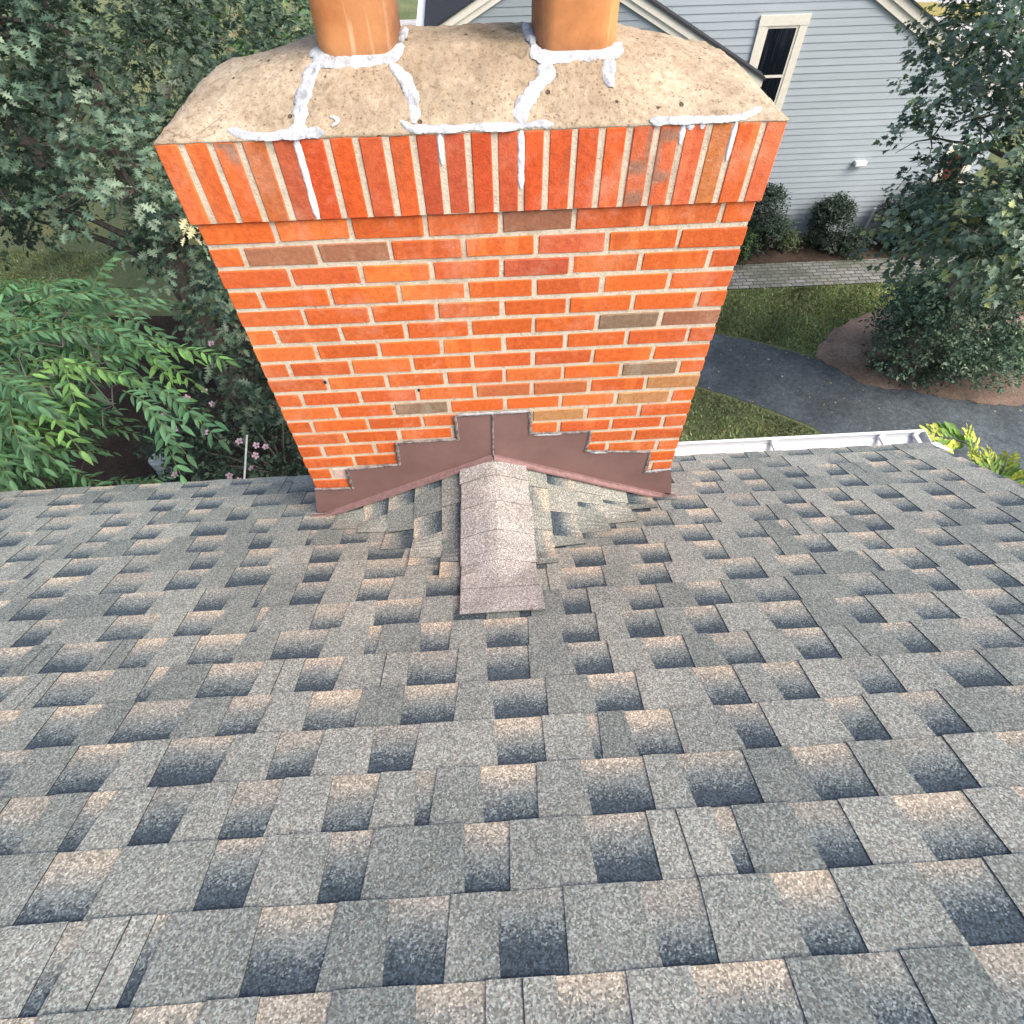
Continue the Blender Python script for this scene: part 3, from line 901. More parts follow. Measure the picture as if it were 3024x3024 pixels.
def build_brickwork():
    special = {(1, 4): BROWN[0], (2, 1): BROWN[1], (2, 2): BROWN[0], (6, 6): GREYB[1], (6, 7): BROWN[0], (9, 6): GREYB[1], (10, 7): TANB[1], (11, 2): GREYB[0],
               (11, 6): TANB[1], (12, 5): TANB[0], (10, 4): (0.50, 0.135, 0.045), (10, 5): (0.50, 0.14, 0.045), (2, 5): (0.50, 0.10, 0.035), (3, 4): (0.48, 0.09, 0.035), (1, 3): (0.52, 0.11, 0.03)}
    mb = MB()
    J = 0.0062
    nrow = int((0 - GZ) / C)
    for n in range(1, nrow + 1):
        zt, zb = -(n - 1) * C - (0.0035 if n == 1 else J), -n * C + J
        joints = [(-0.548 + 0.2006 * k) if n % 2 else (-0.654 + 0.2011 * k) for k in range(7)]
        xs = [-W - J] + joints + [W + J]
        if n <= 21:
            for i in range(len(xs) - 1):
                a, b = xs[i] + J + random.uniform(-0.0012, 0.0012), xs[i + 1] - J + random.uniform(-0.0012, 0.0012)
                col = special.get((n, i)) or random.choice(ORANGES)
                q = random.uniform(0.92, 1.08)
                # the two brick ends at the foot of the left corner are smeared with mortar in the photo: pale, spalled
                if n in (16, 17) and i == 1:
                    col, q = (0.62, 0.42, 0.32), 1.0
                dy = random.uniform(-0.0012, 0.0012)
                mb.cbox(a, b, dy, 0.09, zb + random.uniform(-0.001, 0.001), zt + random.uniform(-0.001, 0.001), 0.0030, 0, (*(x * q for x in col), 1), jit=0.0011)
        # side walls and back, same bond
        off = 0.095 if n % 2 else 0.195
        for sx in (-1, 1):
            ys = [0.09 + 2 * J] + [y for y in (off + 0.2, off + 0.4, off) if 0.12 < y < 0.38] + [D - 0.09]
            ys = sorted(ys)
            for a, b in zip(ys[:-1], ys[1:]):
                x0, x1 = sorted((sx * W, sx * (W - 0.09)))
                mb.cbox(x0, x1, a, b - 2 * J, zb, zt, 0.0028, 0, (*random.choice(ORANGES), 1), taper)
        for i in range(len(xs) - 1):
            mb.cbox(xs[i] + J, xs[i + 1] - J, D - 0.09, D, zb, zt, 0.0028, 0, (*random.choice(ORANGES), 1), taper)
    wall = mb.build("brickwork", M["brick"], chim, weld=1e-5)
    mo = MB()
    # mortar core set back behind the brick faces, with a rippled skin on the front
    mo.box(-W + 0.003, W - 0.003, 0.0028, D - 0.003, GZ, -0.0005, 0, (0, 0, 0, 1), taper)
    mo.build("mortar_joints", M["mortar"], chim)
    # soldier course
    sb = MB()
    S = [-0.691, -0.624, -0.557, -0.487, -0.422, -0.353, -0.284, -0.214, -0.149, -0.085, -0.019, 0.044, 0.109, 0.171, 0.239, 0.304, 0.370, 0.436, 0.499, 0.562, 0.626, 0.695]
    cols = [(0.66, .14, .035), (0.66, .135, .03), (0.64, .12, .025), (.42, .125, .035), (.40, .09, .04), (.52, .065, .018), (.60, .085, .014), (.50, .09, .03), (.60, .10, .022), (.36, .055, .025),
            (.42, .075, .035), (.48, .06, .018), (.46, .075, .03), (.56, .07, .016), (.54, .075, .02), (.52, .08, .024), (.62, .10, .02), (.54, .12, .045), (.58, .12, .04), (.60, .125, .05), (.46, .17, .045), (.64, .12, .028), (.62, .13, .05)]
    cols = [tuple(0.72 * p_ + 0.28 * q_ for p_, q_ in zip(c_, (0.60, 0.115, 0.03))) for c_ in cols]
    xs = [-0.7535 - J] + S + [0.7535 + J]
    for i in range(len(xs) - 1):
        a, b = xs[i] + J + 0.0012 + random.uniform(-0.001, 0.001), xs[i + 1] - J - 0.0012 + random.uniform(-0.001, 0.001)
        y = -0.0105 + random.uniform(-0.001, 0.001)
        sb.cbox(a, b, y, 0.085, 0.0005 + random.uniform(0, 0.0015), 0.1965, 0.0028, 0, (*cols[i], 1), jit=0.0008)
        # smoke-flashed patches of grey on three of the bricks
        blotch = {2: [(0.9, 0.9, 0.55, 0.16), (0.4, 1.0, 0.5, 0.08)], 17: [(0.4, 0.52, 0.9, 0.10), (0.5, 0.10, 1.0, 0.12), (1.0, 0.8, 0.25, 0.3)], 18: [(0.3, 0.38, 0.8, 0.09), (0.4, 0.90, 0.9, 0.09), (0.0, 0.6, 0.2, 0.5)]}.get(i)
        if blotch:
            NX_, NZ_ = 8, 24
            def shade(u_, v_):
                m = max(math.exp(-(((u_ - bu) / ru) ** 2 + ((v_ - bv) / rv) ** 2) ** 2) for bu, bv, ru, rv in blotch)
                return tuple(p_ * (1 - m) + q_ * m for p_, q_ in zip(cols[i], (0.29, 0.135, 0.075))) + (1,)
            g_ = lambda k_, l_: (a + 0.003 + (b - a - 0.006) * k_ / NX_, y - 0.0007, 0.005 + 0.189 * l_ / NZ_)
            for k_ in range(NX_):
                for l_ in range(NZ_):
                    q4 = ((k_, l_), (k_ + 1, l_), (k_ + 1, l_ + 1), (k_, l_ + 1))
                    sb.face([g_(*t_) for t_ in q4], 0, [shade(t_[0] / NX_, t_[1] / NZ_) for t_ in q4])
    for sx in (-1, 1):
        for k in range(6):
            y0 = 0.085 + 2 * J + k * 0.0668
            x0, x1 = sorted((sx * 0.7535, sx * 0.66))
            sb.cbox(x0, x1, y0, y0 + 0.0555, 0.001, 0.1965, 0.0028, 0, (*random.choice(ORANGES), 1), taper)
    for i in range(len(xs) - 1):
        sb.cbox(xs[i] + J, xs[i + 1] - J, D - 0.07, D + 0.012, 0.001, 0.1965, 0.0028, 0, (*random.choice(ORANGES), 1), taper)
    sold = sb.build("soldier_course", M["brick"], chim, weld=1e-5)
    sm = MB()
    sm.box(-0.750, 0.750, -0.0080, D + 0.008, 0.002, 0.1955, 0, (0, 0, 0, 1), taper)
    sm.build("mortar_joints", M["mortar"], chim)
    # weep holes and pointing gaps seen low on the face
    for x, z, r in ((-0.5535, -0.5640, 0.0068), (-0.2445, -0.6205, 0.0062), (-0.3465, -0.7060, 0.0035)):
        wp = MB()
        pts = [(x + r * 0.8 * math.cos(t), -0.0008, z + r * 1.25 * math.sin(t)) for t in [2 * math.pi * k / 10 for k in range(10)]]
        wp.face(pts)
        wp.face([(px, 0.004, pz) for px, _, pz in pts][::-1])
        wp.build("weep_hole", M["edge"], chim, recalc=False)

def build_crown():
    NX, NY = 190, 66
    V, F = [], []
    cols = []
    from mathutils import noise as mn
    for j in range(NY + 1):
        y = -0.0118 + (D + 0.025) * j / NY
        for i in range(NX + 1):
            xx = -0.7565 + 1.513 * i / NX
            x = xx * (1 - 0.2 * max(y, 0))
            z = hcrown(x, y)
            rim = min(1, min(i, NX - i, j, NY - j) / 3)
            z += rim * (0.0055 * mn.noise(Vector((x * 9, y * 9, 0))) + 0.0034 * mn.noise(Vector((x * 34, y * 34, 3))) + 0.0026 * mn.noise(Vector((x * 110, y * 110, 7))))
            jx = 0.004 * mn.noise(Vector((x * 30, y * 30, 9))) if j in (0, NY) else 0
            V.append((x, y + jx * 0.6, z - (0.0012 if rim == 0 else 0)))
            moss = 0.0
            moss += 1.1 * math.exp(-(((x - 0.08) / 0.085) ** 2 + ((y - 0.25) / 0.085) ** 2))
            moss += 0.6 * math.exp(-(((x + 0.08) / 0.12) ** 2 + ((y - 0.27) / 0.06) ** 2))
            moss += 0.45 * math.exp(-(((x + 0.43) / 0.07) ** 2 + ((y - 0.19) / 0.05) ** 2))
            moss += 0.35 * math.exp(-(((x + 0.08) / 0.09) ** 2 + ((y - 0.05) / 0.05) ** 2))
            cols.append((min(moss, 1), 0, 0, 1))
    for j in range(NY):
        for i in range(NX):
            a = j * (NX + 1) + i
            F.append((a, a + 1, a + NX + 2, a + NX + 1))
    # underside rim
    base = len(V)
    per = [i for i in range(NX + 1)] + [j * (NX + 1) + NX for j in range(1, NY + 1)] + [NY * (NX + 1) + i for i in range(NX - 1, -1, -1)] + [j * (NX + 1) for j in range(NY - 1, 0, -1)]
    for k in per:
        x, y, z = V[k]
        V.append((x * 0.997, y + (0.003 if y < 0 else 0), 0.1955)); cols.append((0, 0, 0, 1))
    n = len(per)
    for k in range(n):
        F.append((per[k], base + k, base + (k + 1) % n, per[(k + 1) % n]))
    V = np.array(V); C4 = np.array(cols)
    o = np_mesh("mortar_cap", V, np.array([i for f in F for i in f]), np.full(len(F), 4), M["crown"], chim, C4)
    o.data.polygons.foreach_set("use_smooth", [True] * len(o.data.polygons))
    return o

def bead(mb, path, width, surf, seed, height=0.008, ragged=0.25, taper_ends=True):
    """a hand-smeared run of sealant over a surface; surf(p) gives the point and its normal"""
    r = random.Random(seed)
    from mathutils import noise as mn
    P = [Vector((*p, 0)) for p in path]
    pts = []
    for a, b in zip(P[:-1], P[1:]):
        k = max(2, int((b - a).length / 0.005))
        for i in range(k):
            pts.append(a.lerp(b, i / k))
    pts.append(P[-1])
    # soften the corners
    for _ in range(4):
        pts = [pts[0]] + [(pts[i - 1] + pts[i] * 2 + pts[i + 1]) / 4 for i in range(1, len(pts) - 1)] + [pts[-1]]
    NW = 8
    rows = []
    m = len(pts)
    for i, p in enumerate(pts):
        d = (pts[min(i + 1, m - 1)] - pts[max(i - 1, 0)]).normalized()
        s = Vector((-d.y, d.x, 0))
        end = min(1.0, 0.35 + min(i, m - 1 - i) / 5) if taper_ends else 1.0
        row = []
        for q in range(NW + 1):
            e = -1 + 2 * q / NW
            wn = 1 + ragged * mn.noise(Vector((i * 0.16, (1 if e > 0 else -1) * 5 + seed, 0))) * 1.2 + 0.7 * ragged * mn.noise(Vector((i * 0.75, (1 if e > 0 else -1) * 5 + seed, 2)))
            t = p + s * (e * width * 0.5 * wn * end)
            h = height * (1 - abs(e) ** 2.5) * (0.75 + 0.5 * mn.noise(Vector((i * 0.35, e * 2.5 + seed, 8)))) * end
            pt, nn = surf(t)
            row.append(pt + nn * (h + (0.0012 if abs(e) < 0.99 else -0.0012)))
        rows.append(row)
    for i in range(m - 1):
        for q in range(NW):
            mb.face([rows[i][q], rows[i][q + 1], rows[i + 1][q + 1], rows[i + 1][q]])

def crown_surf(t):
    x, y = t.x, t.y
    e = 0.004
    z = hcrown(x, y)
    nx = -(hcrown(x + e, y) - hcrown(x - e, y)) / (2 * e)
    ny = -(hcrown(x, y + e) - hcrown(x, y - e)) / (2 * e)
    return Vector((x, y, z + 0.002)), Vector((nx, ny, 1)).normalized()

def build_sealant(crown):
    mb = MB()
    paths = [
        ([(-0.374, 0.205), (-0.364, 0.168), (-0.341, 0.149), (-0.296, 0.146), (-0.254, 0.150), (-0.213, 0.153), (-0.176, 0.165), (-0.170, 0.20)], 0.036),
        ([(-0.362, 0.157), (-0.386, 0.119), (-0.405, 0.078), (-0.409, 0.038), (-0.413, 0.011), (-0.415, -0.015)], 0.036),
        ([(-0.578, 0.015), (-0.541, 0.002), (-0.5, -0.007), (-0.447, -0.010), (-0.406, -0.007), (-0.353, -0.008)], 0.022),
        ([(-0.440, -0.006), (-0.414, 0.012), (-0.388, -0.004)], 0.022),
        ([(-0.193, 0.139), (-0.161, 0.101), (-0.143, 0.061), (-0.143, 0.026), (-0.143, 0.005)], 0.030),
        ([(-0.175, 0.012), (-0.148, -0.003), (-0.107, -0.011), (-0.074, -0.011), (-0.037, -0.008), (-0.003, -0.004), (0.039, -0.008), (0.097, -0.010), (0.139, -0.007), (0.185, -0.006)], 0.018),
        ([(-0.338, 0.026), (-0.314, 0.019), (-0.335, 0.006)], 0.012),
        ([(0.150, 0.175), (0.162, 0.146), (0.195, 0.142), (0.241, 0.145), (0.292, 0.145), (0.345, 0.148), (0.362, 0.175)], 0.036),
        ([(0.185, 0.129), (0.170, 0.091), (0.139, 0.059), (0.116, 0.032), (0.111, 0.012), (0.113, -0.014)], 0.036),
        ([(0.332, 0.140), (0.328, 0.098), (0.328, 0.066)], 0.036),
        ([(0.415, -0.007), (0.478, -0.007), (0.541, -0.008), (0.605, -0.005), (0.654, 0.004), (0.694, 0.031)], 0.021),
    ]
    for i, (p, wd) in enumerate(paths):
        bead(mb, [(px_, max(py_, -0.006)) for px_, py_ in p], wd * 0.95, crown_surf, i * 3.7, 0.0010, 0.5)
    # sealant pressed into soldier joints
    mb.build("white_sealant", M["seal"], crown, smooth=True, recalc=False, weld=1e-5)
    def face_surf(t):
        return Vector((t.x, -0.0098, t.y)), Vector((0, -1, 0))
    for x, z0, z1, wd in ((-0.422, 0.200, 0.004, 0.019), (-0.085, 0.199, 0.128, 0.014), (0.109, 0.199, 0.062, 0.018), (0.499, 0.199, 0.155, 0.017), (0.517, 0.199, 0.185, 0.03), (0.626, 0.199, 0.110, 0.013), (0.545, 0.199, 0.186, 0.022)):
        mb = MB()
        bead(mb, [(x, z0), (x, (z0 + z1) / 2), (x, z1)], wd, face_surf, x * 50, 0.0014, 0.22)
        mb.build("joint_sealant", M["joint_seal"], crown, smooth=True, recalc=False, weld=1e-5)
    for i, (p, wd) in enumerate([([(0.140, 0.30), (0.143, 0.25), (0.147, 0.20), (0.149, 0.172)], 0.026), ([(-0.160, 0.30), (-0.163, 0.25), (-0.168, 0.20)], 0.020)]):
        g = MB()
        bead(g, p, wd, crown_surf, 90 + i * 3, 0.007, 0.5)
        g.build("grey_sealant", M["grey_seal"], crown, smooth=True, recalc=False, weld=1e-5)

def build_flue(xc, yc, hw, soot_side):
    mb = MB()
    rad = 0.045
    def ring(h, r):
        pts = []
        for cx, cy, a0 in ((1, 1, 0), (-1, 1, 90), (-1, -1, 180), (1, -1, 270)):
            for k in range(7):
                t = R(a0 + 15 * k)
                pts.append((xc + cx * (h - r) + r * math.cos(t), yc + cy * (h - r) + r * math.sin(t)))
        return pts
    o, i_ = ring(hw, rad), ring(hw - 0.018, rad - 0.016)
    zs = [0.20, 0.29, 0.31, 0.33, 0.36, 0.40, 0.46, 0.55, 0.70]
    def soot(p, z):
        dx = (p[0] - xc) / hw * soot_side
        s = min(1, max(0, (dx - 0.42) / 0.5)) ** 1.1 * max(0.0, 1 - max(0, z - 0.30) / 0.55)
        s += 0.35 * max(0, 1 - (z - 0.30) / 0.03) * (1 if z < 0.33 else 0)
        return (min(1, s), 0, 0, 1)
    n = len(o)
    for a, b in zip(zs[:-1], zs[1:]):
        for k in range(n):
            l = (k + 1) % n
            mb.face([(*o[k], a), (*o[l], a), (*o[l], b), (*o[k], b)], 0, [soot(o[k], a), soot(o[l], a), soot(o[l], b), soot(o[k], b)])
    for k in range(n):
        l = (k + 1) % n
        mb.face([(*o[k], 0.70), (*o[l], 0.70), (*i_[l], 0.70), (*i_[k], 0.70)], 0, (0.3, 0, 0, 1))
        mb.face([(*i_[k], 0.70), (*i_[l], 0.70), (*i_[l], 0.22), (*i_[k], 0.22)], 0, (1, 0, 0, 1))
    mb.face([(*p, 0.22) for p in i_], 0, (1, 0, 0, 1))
    f = mb.build("flue", M["flue"], chim, smooth=True)
    return f

def build_flashing():
    yb, yf = -0.0035, -0.0062
    ztop = lambda x: -0.980 - 0.4417 * abs(x)
    Lp = [(0.002, -0.748), (-0.131, -0.752), (-0.129, -0.878), (-0.367, -0.880), (-0.374, -1.009), (-0.586, -1.022), (-0.591, -1.146), (-0.744, -1.136), (-0.770, -1.25), (-0.782, ztop(0.782)), (0.002, ztop(0))]
    Rp = [(0.008, -0.748), (0.144, -0.747), (0.146, -0.867), (0.378, -0.873), (0.369, -0.987), (0.636, -1.013), (0.633, -1.148), (0.744, -1.133), (0.770, -1.25), (0.782, ztop(0.782)), (0.008, ztop(0))]
    for P, s in ((Lp, -1), (Rp, 1)):
        mb = MB()
        fr = [(x, yf if abs(x) < 0.744 else yf, z) for x, z in P]
        bk = [(x, yb, z) for x, z in P]
        mb.face(fr); mb.face(bk[::-1])
        for i in range(len(P)):
            j = (i + 1) % len(P)
            mb.face([fr[i], bk[i], bk[j], fr[j]])
        fl = mb.build("flashing", M["flash"], chim)
        # hemmed foot that kicks out over the saddle shingles
        h = MB()
        xs = [0.004 + (0.800 - 0.004) * k / 12 for k in range(13)]
        rows = []
        for x in xs:
            wv = 0.0015 * math.sin(x * 23)
            zr = lambda y: max(ztop(x) - 0.002 + wv, roof_z(y) + 0.013)
            z0 = ztop(x)
            rows.append([(s * x, yf - 0.0004, z0 + 0.008), (s * x, yf - 0.003, z0 + 0.0085), (s * x, yf - 0.005, zr(yf) + 0.003), (s * x, yf - 0.023, zr(yf - 0.023) + 0.001), (s * x, yf - 0.0245, zr(yf - 0.0245) - 0.008), (s * x, yf - 0.022, zr(yf - 0.022) - 0.008), (s * x, yf - 0.020, zr(yf - 0.020) - 0.001), (s * x, yf - 0.0004, zr(yf) - 0.002)])
        for a, b in zip(rows[:-1], rows[1:]):
            for k in range(len(a)):
                l = (k + 1) % len(a)
                h.face([a[k], b[k], b[l], a[l]])
        h.face(rows[0]); h.face(rows[-1])
        h.build("hem", M["hem"], fl)
        # smeared caulk along the stepped top edge
        cb = MB()
        def surf(t):
            return Vector((t.x, yf + 0.001, t.y)), Vector((0, -1, 0))
        edge = P[:8]
        for i in range(len(edge) - 1):
            a, b = edge[i], edge[i + 1]
            bead(cb, [a, ((a[0] + b[0]) / 2 + random.uniform(-.002, .002), (a[1] + b[1]) / 2 + random.uniform(-.002, .002)), b], 0.011 if i % 2 == 0 else 0.015, surf, i * 5 + s, 0.005, 0.6, False)
        cb.build("caulk", M["caulk"], fl, smooth=True, recalc=False, weld=1e-5)
    sm = MB()
    sm.tube([(0.006, -0.0075, -0.750), (0.004, -0.0078, -0.85), (0.001, -0.008, -0.978)], 0.0042, 6)
    sm.build("seam", M["caulk"], chim)
    # pale caulk bead under the lowest course
    def surf2(t):
        return Vector((t.x, yf - 0.002, t.y)), Vector((0, -1, 0))
    for p in ([(-0.12, -0.7445), (0.0, -0.7435), (0.14, -0.7435)], [(0.636, -1.136), (0.69, -1.130), (0.742, -1.128)], [(0.16, -0.873), (0.27, -0.874)], [(0.39, -0.994), (0.46, -0.998)]):
        wb = MB()
        bead(wb, p, 0.010, surf2, p[0][0] * 40, 0.004, 0.4)
        wb.build("pale_caulk", M["grey_seal"], chim, smooth=True, recalc=False, weld=1e-5)

build_brickwork()
crown = build_crown()
build_sealant(crown)
build_flue(-0.268, 0.255, 0.096, 1)
build_flue(0.254, 0.250, 0.098, -1)
build_flashing()

# ================================================================ the neighbour's house
nb = empty("gable_house", (5, 10, GZ), "blue grey clapboard house with white trimmed gables behind the chimney", "house")
YW = 10.05
BLUE = (0.385, 0.43, 0.462, 1)
GREY = (0.28, 0.315, 0.335, 1)

def clapboards(mb, y, x_at, z0, z1, pitch, col, depth=0.012):
    """boards from z0 to z1; x_at(z) gives the left and right end"""
    z = z0
    while z < z1 - 0.01:
        t = min(z + pitch, z1)
        a0, b0 = x_at(z)
        a1, b1 = x_at(t)
        if b0 - a0 < 0.02:
            break
        if b1 < a1:
            a1 = b1 = (a1 + b1) / 2
        q = random.uniform(0.97, 1.03)
        c = (col[0] * q, col[1] * q, col[2] * q, 1)
        mb.face([(a0, y - depth, z), (b0, y - depth, z), (b1, y - 0.002, t), (a1, y - 0.002, t)], 0, c)
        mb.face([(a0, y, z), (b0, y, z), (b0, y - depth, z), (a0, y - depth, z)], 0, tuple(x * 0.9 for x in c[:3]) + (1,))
        z = t

XA, ZA, SA = 4.20, -1.17, 0.52              # main gable: apex and slope
XR = 9.75
def main_x(z):
    ze = ZA - SA * (XR - XA)
    l = max(0.6, XA - (ZA - z) / SA) if z < ZA else XA
    r = min(XR, XA + (ZA - z) / SA) if z < ZA else XA
    return l, r
wb_ = MB()
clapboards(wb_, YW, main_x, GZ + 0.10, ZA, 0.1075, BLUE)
wb_.face([(0.6, YW + 0.005, GZ), (XR, YW + 0.005, GZ), (XR, YW + 0.005, ZA - SA * (XR - XA)), (XA, YW + 0.005, ZA), (0.6, YW + 0.005, ZA - SA * (XA - 0.6))], 0, BLUE)
wb_.box(0.6, XR, YW - 0.012, YW + 0.004, GZ, GZ + 0.098, 0, (0.30, 0.30, 0.29, 1))
wb_.box(XR - 0.02, XR, YW + 0.006, YW + 9, GZ, ZA - SA * (XR - XA), 0, BLUE)
wb_.build("wall", M["siding"], nb, recalc=False)

def rake(name, xa, za, xb, zb, y0, y1, wd, mat, parent, lift=0.0):
    """board along a gable edge from (xa,za) down to (xb,zb)"""
    mb = MB()
    P = [(xa, za + lift), (xb, zb + lift), (xb, zb + lift - wd), (xa, za + lift - wd)]
    f = [(x, y0, z) for x, z in P]; b = [(x, y1, z) for x, z in P]
    mb.face(f); mb.face(b[::-1])
    for i in range(4):
        j = (i + 1) % 4
        mb.face([f[i], b[i], b[j], f[j]])
    return mb.build(name, mat, parent)

def slope_slab(mb, xa, za, xb, zb, y0, y1, th):
    """roof slab following a gable slope"""
    mb_pts = [(xa, za), (xb, zb), (xb, zb - th), (xa, za - th)]
    f = [(x, y0, z) for x, z in mb_pts]; b = [(x, y1, z) for x, z in mb_pts]
    mb.face(f); mb.face(b[::-1])
    for i in range(4):
        j = (i + 1) % 4
        mb.face([f[i], b[i], b[j], f[j]])

# main roof and its rake trim (two stepped boards)
mr = MB()
slope_slab(mr, XA, ZA + 0.26, XR + 0.35, ZA + 0.26 - SA * (XR + 0.35 - XA), YW - 0.13, YW + 9.5, 0.03)
slope_slab(mr, XA, ZA + 0.26, 0.9, ZA + 0.26 - SA * (XA - 0.9), YW - 0.13, YW + 9.5, 0.03)
mr.build("roof", M["roof_dark"], nb)
for sx, xe in ((1, XR + 0.3), (-1, 0.95)):
    ze = ZA - SA * abs(xe - XA)
    rake("rake_trim", XA, ZA + 0.225, xe, ze + 0.225, YW - 0.09, YW - 0.020, 0.13, M["trim"], nb)
    rake("rake_trim", XA, ZA + 0.094, xe, ze + 0.094, YW - 0.055, YW - 0.019, 0.135, M["trim"], nb)

# wing with its own lower gable in front of the main wall
YG = 9.86
XG, ZG, SG = 1.33, -1.68, 0.51
def wing_x(z):
    h = (ZG - z) / SG if z < ZG else 0
    return max(-0.52, XG - h), min(4.6, XG + h)
wg = MB()
clapboards(wg, YG, wing_x, GZ + 0.10, ZG, 0.1075, GREY)
wg.face([(-0.5, YG + 0.005, GZ), (4.6, YG + 0.005, GZ), (4.6, YG + 0.005, ZG - SG * (4.6 - XG)), (XG, YG + 0.005, ZG), (-0.5, YG + 0.005, ZG - SG * (XG + 0.5))], 0, GREY)
wg.box(4.58, 4.6, YG + 0.006, YW - 0.02, GZ, ZG - SG * (4.6 - XG), 0, BLUE)
wg.box(-0.52, -0.50, YG + 0.006, YG + 8, GZ, ZG - SG * (XG + 0.5), 0, GREY)
wg.build("wing_wall", M["siding"], nb, recalc=False)
wr = MB()
slope_slab(wr, XG, ZG + 0.23, 4.85, ZG + 0.23 - SG * (4.85 - XG), YG - 0.10, YW - 0.03, 0.04)
slope_slab(wr, XG, ZG + 0.23, -0.70, ZG + 0.23 - SG * (XG + 0.70), YG - 0.10, YG + 8.5, 0.04)
wr.build("wing_roof", M["roof_dark"], nb)
for xe in (4.82, -0.68):
    ze = ZG - SG * abs(xe - XG)
    rake("rake_trim", XG, ZG + 0.185, xe, ze + 0.185, YG - 0.075, YG - 0.020, 0.11, M["trim"], nb)
    rake("rake_trim", XG, ZG + 0.074, xe, ze + 0.074, YG - 0.045, YG - 0.019, 0.10, M["trim"], nb)
eg = MB()
zeg = ZG + 0.23 - SG * (XG + 0.70)
eg.box(-0.82, -0.705, YG - 0.09, YG + 8.5, zeg - 0.11, zeg - 0.105)
eg.box(-0.825, -0.815, YG - 0.09, YG + 8.5, zeg - 0.11, zeg - 0.01)
eg.box(-0.713, -0.705, YG - 0.09, YG + 8.5, zeg - 0.104, zeg - 0.045)
eg.build("gutter", M["white_metal"], nb)
ds = MB()
ds.tube([(-0.76, YG + 0.25, zeg - 0.1), (-0.76, YG + 0.25, zeg - 0.25), (-0.58, YG + 0.25, zeg - 0.45), (-0.58, YG + 0.25, GZ + 0.15), (-0.8, YG + 0.2, GZ + 0.05)], 0.035, 8)
ds.build("downspout", M["white_metal"], nb)

def window(x0, x1, z0, z1, casing, pane_mat, mid=True, y=YW - 0.018):
    """casing outer size; a double-hung sash with two panes"""
    f = MB()
    yo = y - 0.026
    f.box(x0, x0 + casing, yo, y, z0, z1 - casing)
    f.box(x1 - casing, x1, yo, y, z0, z1 - casing)
    f.box(x0 - 0.008, x1 + 0.008, yo - 0.004, y, z1 - casing, z1 + 0.012)
    win = f.build("window", M["trim"], nb)
    s = MB()
    s.box(x0 - 0.02, x1 + 0.02, yo - 0.03, y, z0 - 0.05, z0 - 0.001)
    s.build("sill", M["trim"], win)
    a, b, c, d = x0 + casing, x1 - casing, z0, z1 - casing
    sh = MB()
    w2 = 0.040
    for xa, xb, za, zb in ((a, a + w2, c, d), (b - w2, b, c, d), (a + w2, b - w2, c, c + w2), (a + w2, b - w2, d - w2, d)):
        sh.box(xa + 0.001, xb - 0.001, yo + 0.012, y - 0.004, za + 0.001, zb - 0.001)
    zm = (c + d) / 2
    if mid:
        sh.box(a + w2, b - w2, yo + 0.010, y - 0.006, zm - 0.019, zm + 0.019)
    sh.build("sash", M["trim"], win)
    for za, zb in (((c + w2, zm - 0.02), (zm + 0.02, d - w2)) if mid else ((c + w2, d - w2),)):
        p = MB()
        p.box(a + w2, b - w2, yo + 0.016, yo + 0.019, za, zb)
        p.build("pane", pane_mat, win)

window(4.60, 5.39, -4.02, -2.49, 0.125, M["pane"])
window(8.86, 9.50, -5.25, -4.50, 0.10, M["blind"], False)
fx = MB()
fx.cbox(7.14, 7.35, YW - 0.115, YW - 0.018, -4.82, -4.745, 0.006)
fx.cbox(7.165, 7.325, YW - 0.100, YW - 0.019, -4.836, -4.8205, 0.003)
fx.build("dryer_vent", M["white"], nb)
dn = MB()
dn.tube([(7.98, YW - 0.06, GZ + 0.62), (7.97, YW - 0.06, GZ + 0.16), (7.94, YW - 0.12, GZ + 0.09), (8.12, YW - 0.42, GZ + 0.06)], 0.024, 8)
dn.build("drain_pipe", M["white"], nb)

# ================================================================ plants
def outline_leaf(half):
    """a leaf from its half outline (along, across) with a fold along the midrib; returns verts and two polygons"""
    mid = [(0, 0, 0), (1, 0, 0)]
    top = [(x, y, 0.22 * y - 0.10 * x * x) for x, y in half]
    bot = [(x, -y, 0.22 * y - 0.10 * x * x) for x, y in half]
    V = [(0, 0, 0), (1, 0, -0.10)] + top + bot
    n = len(half)
    f1 = [0] + [1][:0] + list(range(2, 2 + n)) + [1]
    f2 = [1] + list(range(2 + 2 * n - 1, 2 + n - 1, -1)) + [0]
    return np.array(V, float), [f1, f2]

OAK = outline_leaf([(0.16, 0.03), (0.22, 0.20), (0.29, 0.06), (0.40, 0.35), (0.48, 0.09), (0.62, 0.33), (0.69, 0.08), (0.84, 0.19), (0.86, 0.06)])
MAPLE = outline_leaf([(0.05, 0.10), (0.02, 0.34), (0.22, 0.26), (0.34, 0.52), (0.48, 0.22), (0.66, 0.24), (0.74, 0.10)])
LANCE = outline_leaf([(0.12, 0.09), (0.32, 0.155), (0.58, 0.14), (0.82, 0.06)])
OVAL = outline_leaf([(0.10, 0.15), (0.35, 0.27), (0.65, 0.24), (0.88, 0.09)])
PETAL = outline_leaf([(0.15, 0.12), (0.5, 0.36), (0.85, 0.30)])

